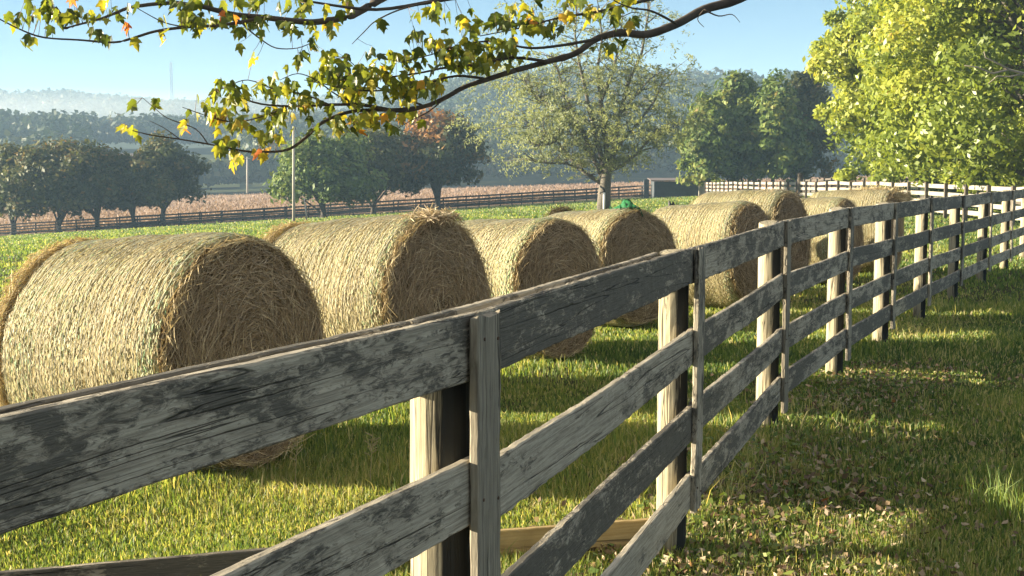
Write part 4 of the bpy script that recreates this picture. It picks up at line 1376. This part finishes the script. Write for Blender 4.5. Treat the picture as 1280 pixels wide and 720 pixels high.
# ------------------------------------------------------------------ grass, litter
def blades(name, label, n, x, y, h, w, mat, tint, lean=.45, cat='grass', zoff=0.0):
    z = gh(x, y) + zoff
    a = rng.uniform(0, 2 * math.pi, n)
    dx, dy = np.cos(a), np.sin(a)
    la = rng.uniform(0, 2 * math.pi, n); ll = h * np.abs(rng.normal(0, lean, n))
    lx, ly = np.cos(la) * ll, np.sin(la) * ll
    b0 = np.stack([x - dx * w, y - dy * w, z], 1); b1 = np.stack([x + dx * w, y + dy * w, z], 1)
    m0 = np.stack([x - dx * w * .8 + lx * .35, y - dy * w * .8 + ly * .35, z + h * .58], 1)
    m1 = np.stack([x + dx * w * .8 + lx * .35, y + dy * w * .8 + ly * .35, z + h * .58], 1)
    hh = h * np.clip(1 - .35 * (ll / h) ** 2, .45, 1)
    tp = np.stack([x + lx, y + ly, z + hh], 1)
    v = np.stack([b0, b1, m0, m1, tp], 1).reshape(-1, 3)
    base = (np.arange(n) * 5)[:, None, None]
    f = (base + np.array([[[0, 1, 3], [0, 3, 2], [2, 3, 4]]])).reshape(-1, 3)
    o = link(name, mesh_poly(name, v, f, mat, 3, np.repeat(np.clip(tint, 0, 1), 3)))
    return tag(o, label, cat, kind='stuff')


M['grass'] = leaf_mat('meadow_grass', [(0.0, (0.042, 0.09, 0.034)), (0.35, (0.13, 0.21, 0.062)), (0.65, (0.30, 0.345, 0.11)), (0.86, (0.48, 0.43, 0.20)), (1.0, (0.60, 0.52, 0.32))], .5, .5, .3, (1.25, 1.2, .5))


def vnoise(x, y, s, seed):
    r_ = np.random.default_rng(seed)
    o = np.zeros_like(x)
    for k in range(6):
        a, ph = r_.uniform(0, 6.28), r_.uniform(0, 6.28)
        f = s * (1 + .6 * k)
        o += np.sin((x * math.cos(a) + y * math.sin(a)) * f + ph) / (1 + .5 * k)
    return o / 2.2


def grass():
    n = 540000
    y = np.exp(rng.uniform(math.log(3.6), math.log(148), n))
    t = rng.uniform(-.58, .60, n)
    ex = np.exp(rng.uniform(math.log(4.6), math.log(16), 90000)); et = rng.uniform(.05, .50, 90000)
    e2 = np.exp(rng.uniform(math.log(4.6), math.log(10), 90000)); t2 = rng.uniform(-.46, .05, 90000)
    y, t = np.r_[y, ex, e2], np.r_[t, et, t2]; n = len(y)
    x = t * y
    xf = np.interp(y, np.r_[FP[:, 1], 60], np.r_[FP[:, 0], 28])
    right = x > xf
    litter = np.exp(-(((x - xf - .35) / .7) ** 2)) * (y < 9.5)
    keep = rng.random(n) > litter * .3
    keep &= ~((y > 120) & (y > np.interp(x, [-60, 8, 20], [143, 133, 126])))
    x, y, right, t = x[keep], y[keep], right[keep], t[keep]
    n = len(x)
    base = np.where(right, .054, np.where(y < 9, .064, .055)) * np.clip(.8 + .5 * vnoise(x, y, 1.6, 2), .45, 1.6)
    h = base * rng.uniform(.55, 1.5, n) * (1 + np.clip(y - 12, 0, 60) / 55)
    tall = rng.random(n) < np.where(y < 9, .03, .012)
    h = np.where(tall, h * 1.8, h)
    w = np.clip(.0006 * y ** .97, .0017, .09) * rng.uniform(.55, 1.3, n)
    ti = .38 + .18 * vnoise(x, y, .7, 5) + rng.normal(0, 1, n) * np.where(y > 20, .11, .19) + np.where(right, .03, .10) + .10 * vnoise(x, y, 1.1, 21) + np.where(y > 20, -.08, 0) + .10 * vnoise(x, y, 4.5, 9)
    dry = rng.random(n) < np.where(right & (y < 12), .2, .06)
    ti = np.where(dry, rng.uniform(.85, 1, n), ti)
    blades('grass', 'short yellow-green meadow grass around the bales and fence', n, x, y, h, w, M['grass'], ti)
grass()


def clump(cx, cy, n, hmin, hmax, sp, ti, name, label, lean=.6, w=.0028):
    r2 = rng.normal(0, sp, (n, 2))
    x, y = cx + r2[:, 0], cy + r2[:, 1]
    h = rng.uniform(hmin, hmax, n)
    o = blades(name, label, n, x, y, h, np.full(n, w) * rng.uniform(.6, 1.4, n), M['grass'], ti + rng.normal(0, .1, n), lean, 'grass clump')
    if sp < .085: del o['kind']
    return o
g = lambda px, py: (at(px, py, 1.0), )
def gpt(px, py):
    d = at(px, py, 1.0) - Vector((0, 0, CAMZ)); s = -CAMZ / d.z
    return d.x * s, d.y * s
q = gpt(1268, 655); clump(q[0], q[1], 90, .10, .22, .09, .5, 'grass_clump', 'tall pale grass clump at the lower right edge', .45)
q = gpt(1245, 640); clump(q[0], q[1], 60, .10, .24, .08, .45, 'grass_clump', 'looser grass clump left of the tall one at the right edge', .5)
q = gpt(1010, 518); clump(q[0], q[1], 90, .06, .2, .22, .9, 'grass_clump', 'dry straw-coloured grass clump at the foot of the third fence post', .9)
q = gpt(905, 615); clump(q[0], q[1], 70, .06, .2, .16, .92, 'grass_clump', 'bent dry grass clump right of the second fence post', 1.0)
q = gpt(1150, 422); clump(q[0], q[1], 160, .08, .22, .5, .85, 'grass_clump', 'dry grass clump at the fifth and sixth fence posts', .8, .004)
q = gpt(1215, 395); clump(q[0], q[1], 160, .08, .2, .6, .8, 'grass_clump', 'pale grass clump at the far fence posts', .8, .004)
q = gpt(545, 545); clump(q[0], q[1], 60, .08, .22, .2, .55, 'grass_clump', 'uncut grass clump beside the near bale', .5)
q = gpt(640, 470); clump(q[0], q[1], 90, .06, .2, .3, .62, 'grass_clump', 'uncut grass clump at the foot of the third bale', .6)


def weed(px, py, htop, label, seed):
    x, y = gpt(px, py)
    r_ = np.random.default_rng(seed)
    z = float(gh(x, y))
    zt = at(px + 2, htop, y).z
    t = thing('seed_stalk', label, 'weed', (x, y, z), group='tall weed stalks in front of the bales')
    mb = MB(); mb.tube([(x, y, z - .02), (x + .01, y, z + (zt - z) * .5), (x + .02, y, zt)], [.003, .0025, .0015], 5); mb.build('stem', M['dry_stem'], t)
    mb = MB()
    for k in range(16):
        f = r_.uniform(.55, 1.0); zz = z + (zt - z) * f; a = r_.uniform(0, 6.28); l = r_.uniform(.015, .05)
        mb.tube([(x + .02 * f, y, zz), (x + .02 * f + math.cos(a) * l, y + math.sin(a) * l, zz + l * .6)], [.0015, .004], 4)
    mb.build('seed_head', M['dry_stem'], t)
M['dry_stem'] = plain('dry_stem', (0.30, 0.26, 0.14), .8)
weed(368, 606, 548, 'thin seeding weed stalk left of the first fence post, nearer the big bale', 1)
weed(462, 610, 540, 'thin seeding weed stalk just left of the first fence post', 2)


def litter():
    """dry fallen leaves, thick along the foot of the fence"""
    n = 6000
    y = 4.7 + 6.5 * rng.random(n) ** 1.9
    xf = np.interp(y, FP[:, 1], FP[:, 0])
    x = xf + np.where(rng.random(n) < .72, rng.normal(.35, .5, n), rng.uniform(-1.6, 2.6, n))
    keep = (np.abs(x / y) < .45)
    x, y = x[keep], y[keep]; n = len(x)
    z = gh(x, y) + rng.uniform(.008, .05, n)
    P = np.stack([x, y, z], 1)
    Nr = np.tile(np.array([[0, 0, 1.0]]), (n, 1))
    v, f = leaf_quads(P, Nr, .021, 1.5, .8)
    mt = leaf_mat('fallen_leaf', [(0.0, (0.08, 0.05, 0.03)), (0.4, (0.22, 0.15, 0.095)), (0.75, (0.42, 0.32, 0.21)), (0.95, (0.58, 0.48, 0.35)), (1.0, (0.45, 0.16, 0.06))], .25)
    o = link('fallen_leaves', mesh_poly('fallen_leaves', v, f, mt, 4, rng.random(n)))
    tag(o, 'dry brown leaves scattered in the grass along the fence foot', 'leaves', kind='stuff')
    # low broad-leaved weeds
    n = 1500
    y = 4.9 + 5.5 * rng.random(n)
    xf = np.interp(y, FP[:, 1], FP[:, 0])
    x = xf + rng.normal(.15, .4, n)
    P = np.stack([x, y, gh(x, y) + rng.uniform(.02, .08, n)], 1)
    v, f = leaf_quads(P, np.tile(np.array([[0, 0, 1.0]]), (n, 1)), .02, 1.4, .5)
    o = link('ground_cover', mesh_poly('ground_cover', v, f, M['lf_green'], 4, rng.uniform(.2, .8, n)))
    tag(o, 'small round-leaved weeds growing along the fence foot', 'weeds', kind='stuff')
litter()

# ------------------------------------------------------------------ light, sky, air
SUN_AZ = 4.0     # degrees the light swings toward the camera as it crosses from left to right
SUN_EL = 11.5
ld = Vector((math.cos(R(SUN_AZ)) * math.cos(R(SUN_EL)), -math.sin(R(SUN_AZ)) * math.cos(R(SUN_EL)), -math.sin(R(SUN_EL))))
sun_d = bpy.data.lights.new('sun', 'SUN')
sun_d.energy = 5.0
sun_d.angle = R(0.5)
sun_d.color = (1.0, 0.88, 0.66)
sun = bpy.data.objects.new('sun', sun_d)
COL.objects.link(sun)
sun.rotation_euler = ld.to_track_quat('-Z', 'Y').to_euler()
sun.location = (-30, 10, 20)

w = bpy.data.worlds.new('World')
SC.world = w
w.use_nodes = True
wn = w.node_tree
wn.nodes.clear()
sky = wn.nodes.new('ShaderNodeTexSky')
sky.sky_type = 'NISHITA'
sky.sun_disc = False
sky.sun_elevation = R(SUN_EL)
# sun sits at -ld; sky rotation is measured clockwise from +Y
sky.sun_rotation = math.atan2(-ld.x, -ld.y)
sky.air_density = 0.7
sky.dust_density = 0.1
sky.ozone_density = 2.5
bg = wn.nodes.new('ShaderNodeBackground')
bg.inputs['Strength'].default_value = 0.05
wo = wn.nodes.new('ShaderNodeOutputWorld')
hs = wn.nodes.new('ShaderNodeHueSaturation')
hs.inputs['Saturation'].default_value = 1.22
hs.inputs['Value'].default_value = 0.57
wn.links.new(sky.outputs[0], hs.inputs['Color'])
# added bright cloud, unseen above the view, to fill the shade; low sky clear
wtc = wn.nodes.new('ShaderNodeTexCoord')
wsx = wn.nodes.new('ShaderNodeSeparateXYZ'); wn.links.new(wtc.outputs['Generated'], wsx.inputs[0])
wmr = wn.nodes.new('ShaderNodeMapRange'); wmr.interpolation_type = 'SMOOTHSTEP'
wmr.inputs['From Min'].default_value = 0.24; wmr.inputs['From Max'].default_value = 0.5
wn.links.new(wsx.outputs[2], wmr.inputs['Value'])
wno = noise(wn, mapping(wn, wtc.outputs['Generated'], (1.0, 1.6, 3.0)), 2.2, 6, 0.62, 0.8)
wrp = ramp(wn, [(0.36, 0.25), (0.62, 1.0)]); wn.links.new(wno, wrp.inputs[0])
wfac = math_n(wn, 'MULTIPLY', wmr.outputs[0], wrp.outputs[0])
FILL_CLOUD = (4.2, 3.95, 3.5)
wcol = mix(wn, wfac, hs.outputs[0], FILL_CLOUD)
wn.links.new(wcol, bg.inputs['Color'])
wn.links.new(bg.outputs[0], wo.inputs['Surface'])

def haze(name, lo, hi, dens, col, aniso=.0):
    mb = MB()
    mb.box([(a + b) / 2 for a, b in zip(lo, hi)], [b - a for a, b in zip(lo, hi)])
    m, nt, out = new_mat(name)
    pv = N(nt, 'ShaderNodeVolumePrincipled')
    pv.inputs['Color'].default_value = (*col, 1)
    pv.inputs['Density'].default_value = dens
    pv.inputs['Anisotropy'].default_value = aniso
    nt.links.new(pv.outputs[0], out.inputs['Volume'])
    m.cycles.homogeneous_volume = True
    o = mb.build(name, m)
    return tag(o, kind='stuff')
hz = haze('haze', (-1300, -60, -12), (1300, 2300, 124), 0.00046, (0.46, 0.70, 0.98))

bpy.ops.mesh.primitive_uv_sphere_add(segments=32, ring_count=16, location=(0, 0, 0))
mist = bpy.context.object
mist.name = 'mist_bank'; mist.data.name = 'mist_bank'
mist.scale = (420, 90, 17); mist.location = (-420, 900, 42)
m, nt, out = new_mat('mist')
pv = N(nt, 'ShaderNodeVolumePrincipled')
pv.inputs['Color'].default_value = (.9, .95, 1, 1); pv.inputs['Density'].default_value = .004
tc = N(nt, 'ShaderNodeTexCoord')
ln_ = N(nt, 'ShaderNodeVectorMath', operation='LENGTH'); nt.links.new(tc.outputs['Object'], ln_.inputs[0])
fall = math_n(nt, 'MULTIPLY', math_n(nt, 'SUBTRACT', 1.0, ln_.outputs['Value'], True), .0055)
nt.links.new(fall, pv.inputs['Density'])
nt.links.new(pv.outputs[0], out.inputs['Volume'])
mist.data.materials.append(m)
tag(mist, kind='stuff')

# ------------------------------------------------------------------ render settings
vs = SC.view_settings
vs.view_transform = 'Standard'
vs.look = 'None'
vs.exposure = 2.36
vs.use_white_balance = True
vs.white_balance_temperature = 6700
vs.white_balance_tint = 10
vs.gamma = 1.0
vs.use_curve_mapping = False
cy = SC.cycles
cy.use_denoising = True
cy.max_bounces = 6
cy.diffuse_bounces = 3
cy.glossy_bounces = 2
cy.transmission_bounces = 4
cy.volume_bounces = 1
cy.transparent_max_bounces = 8
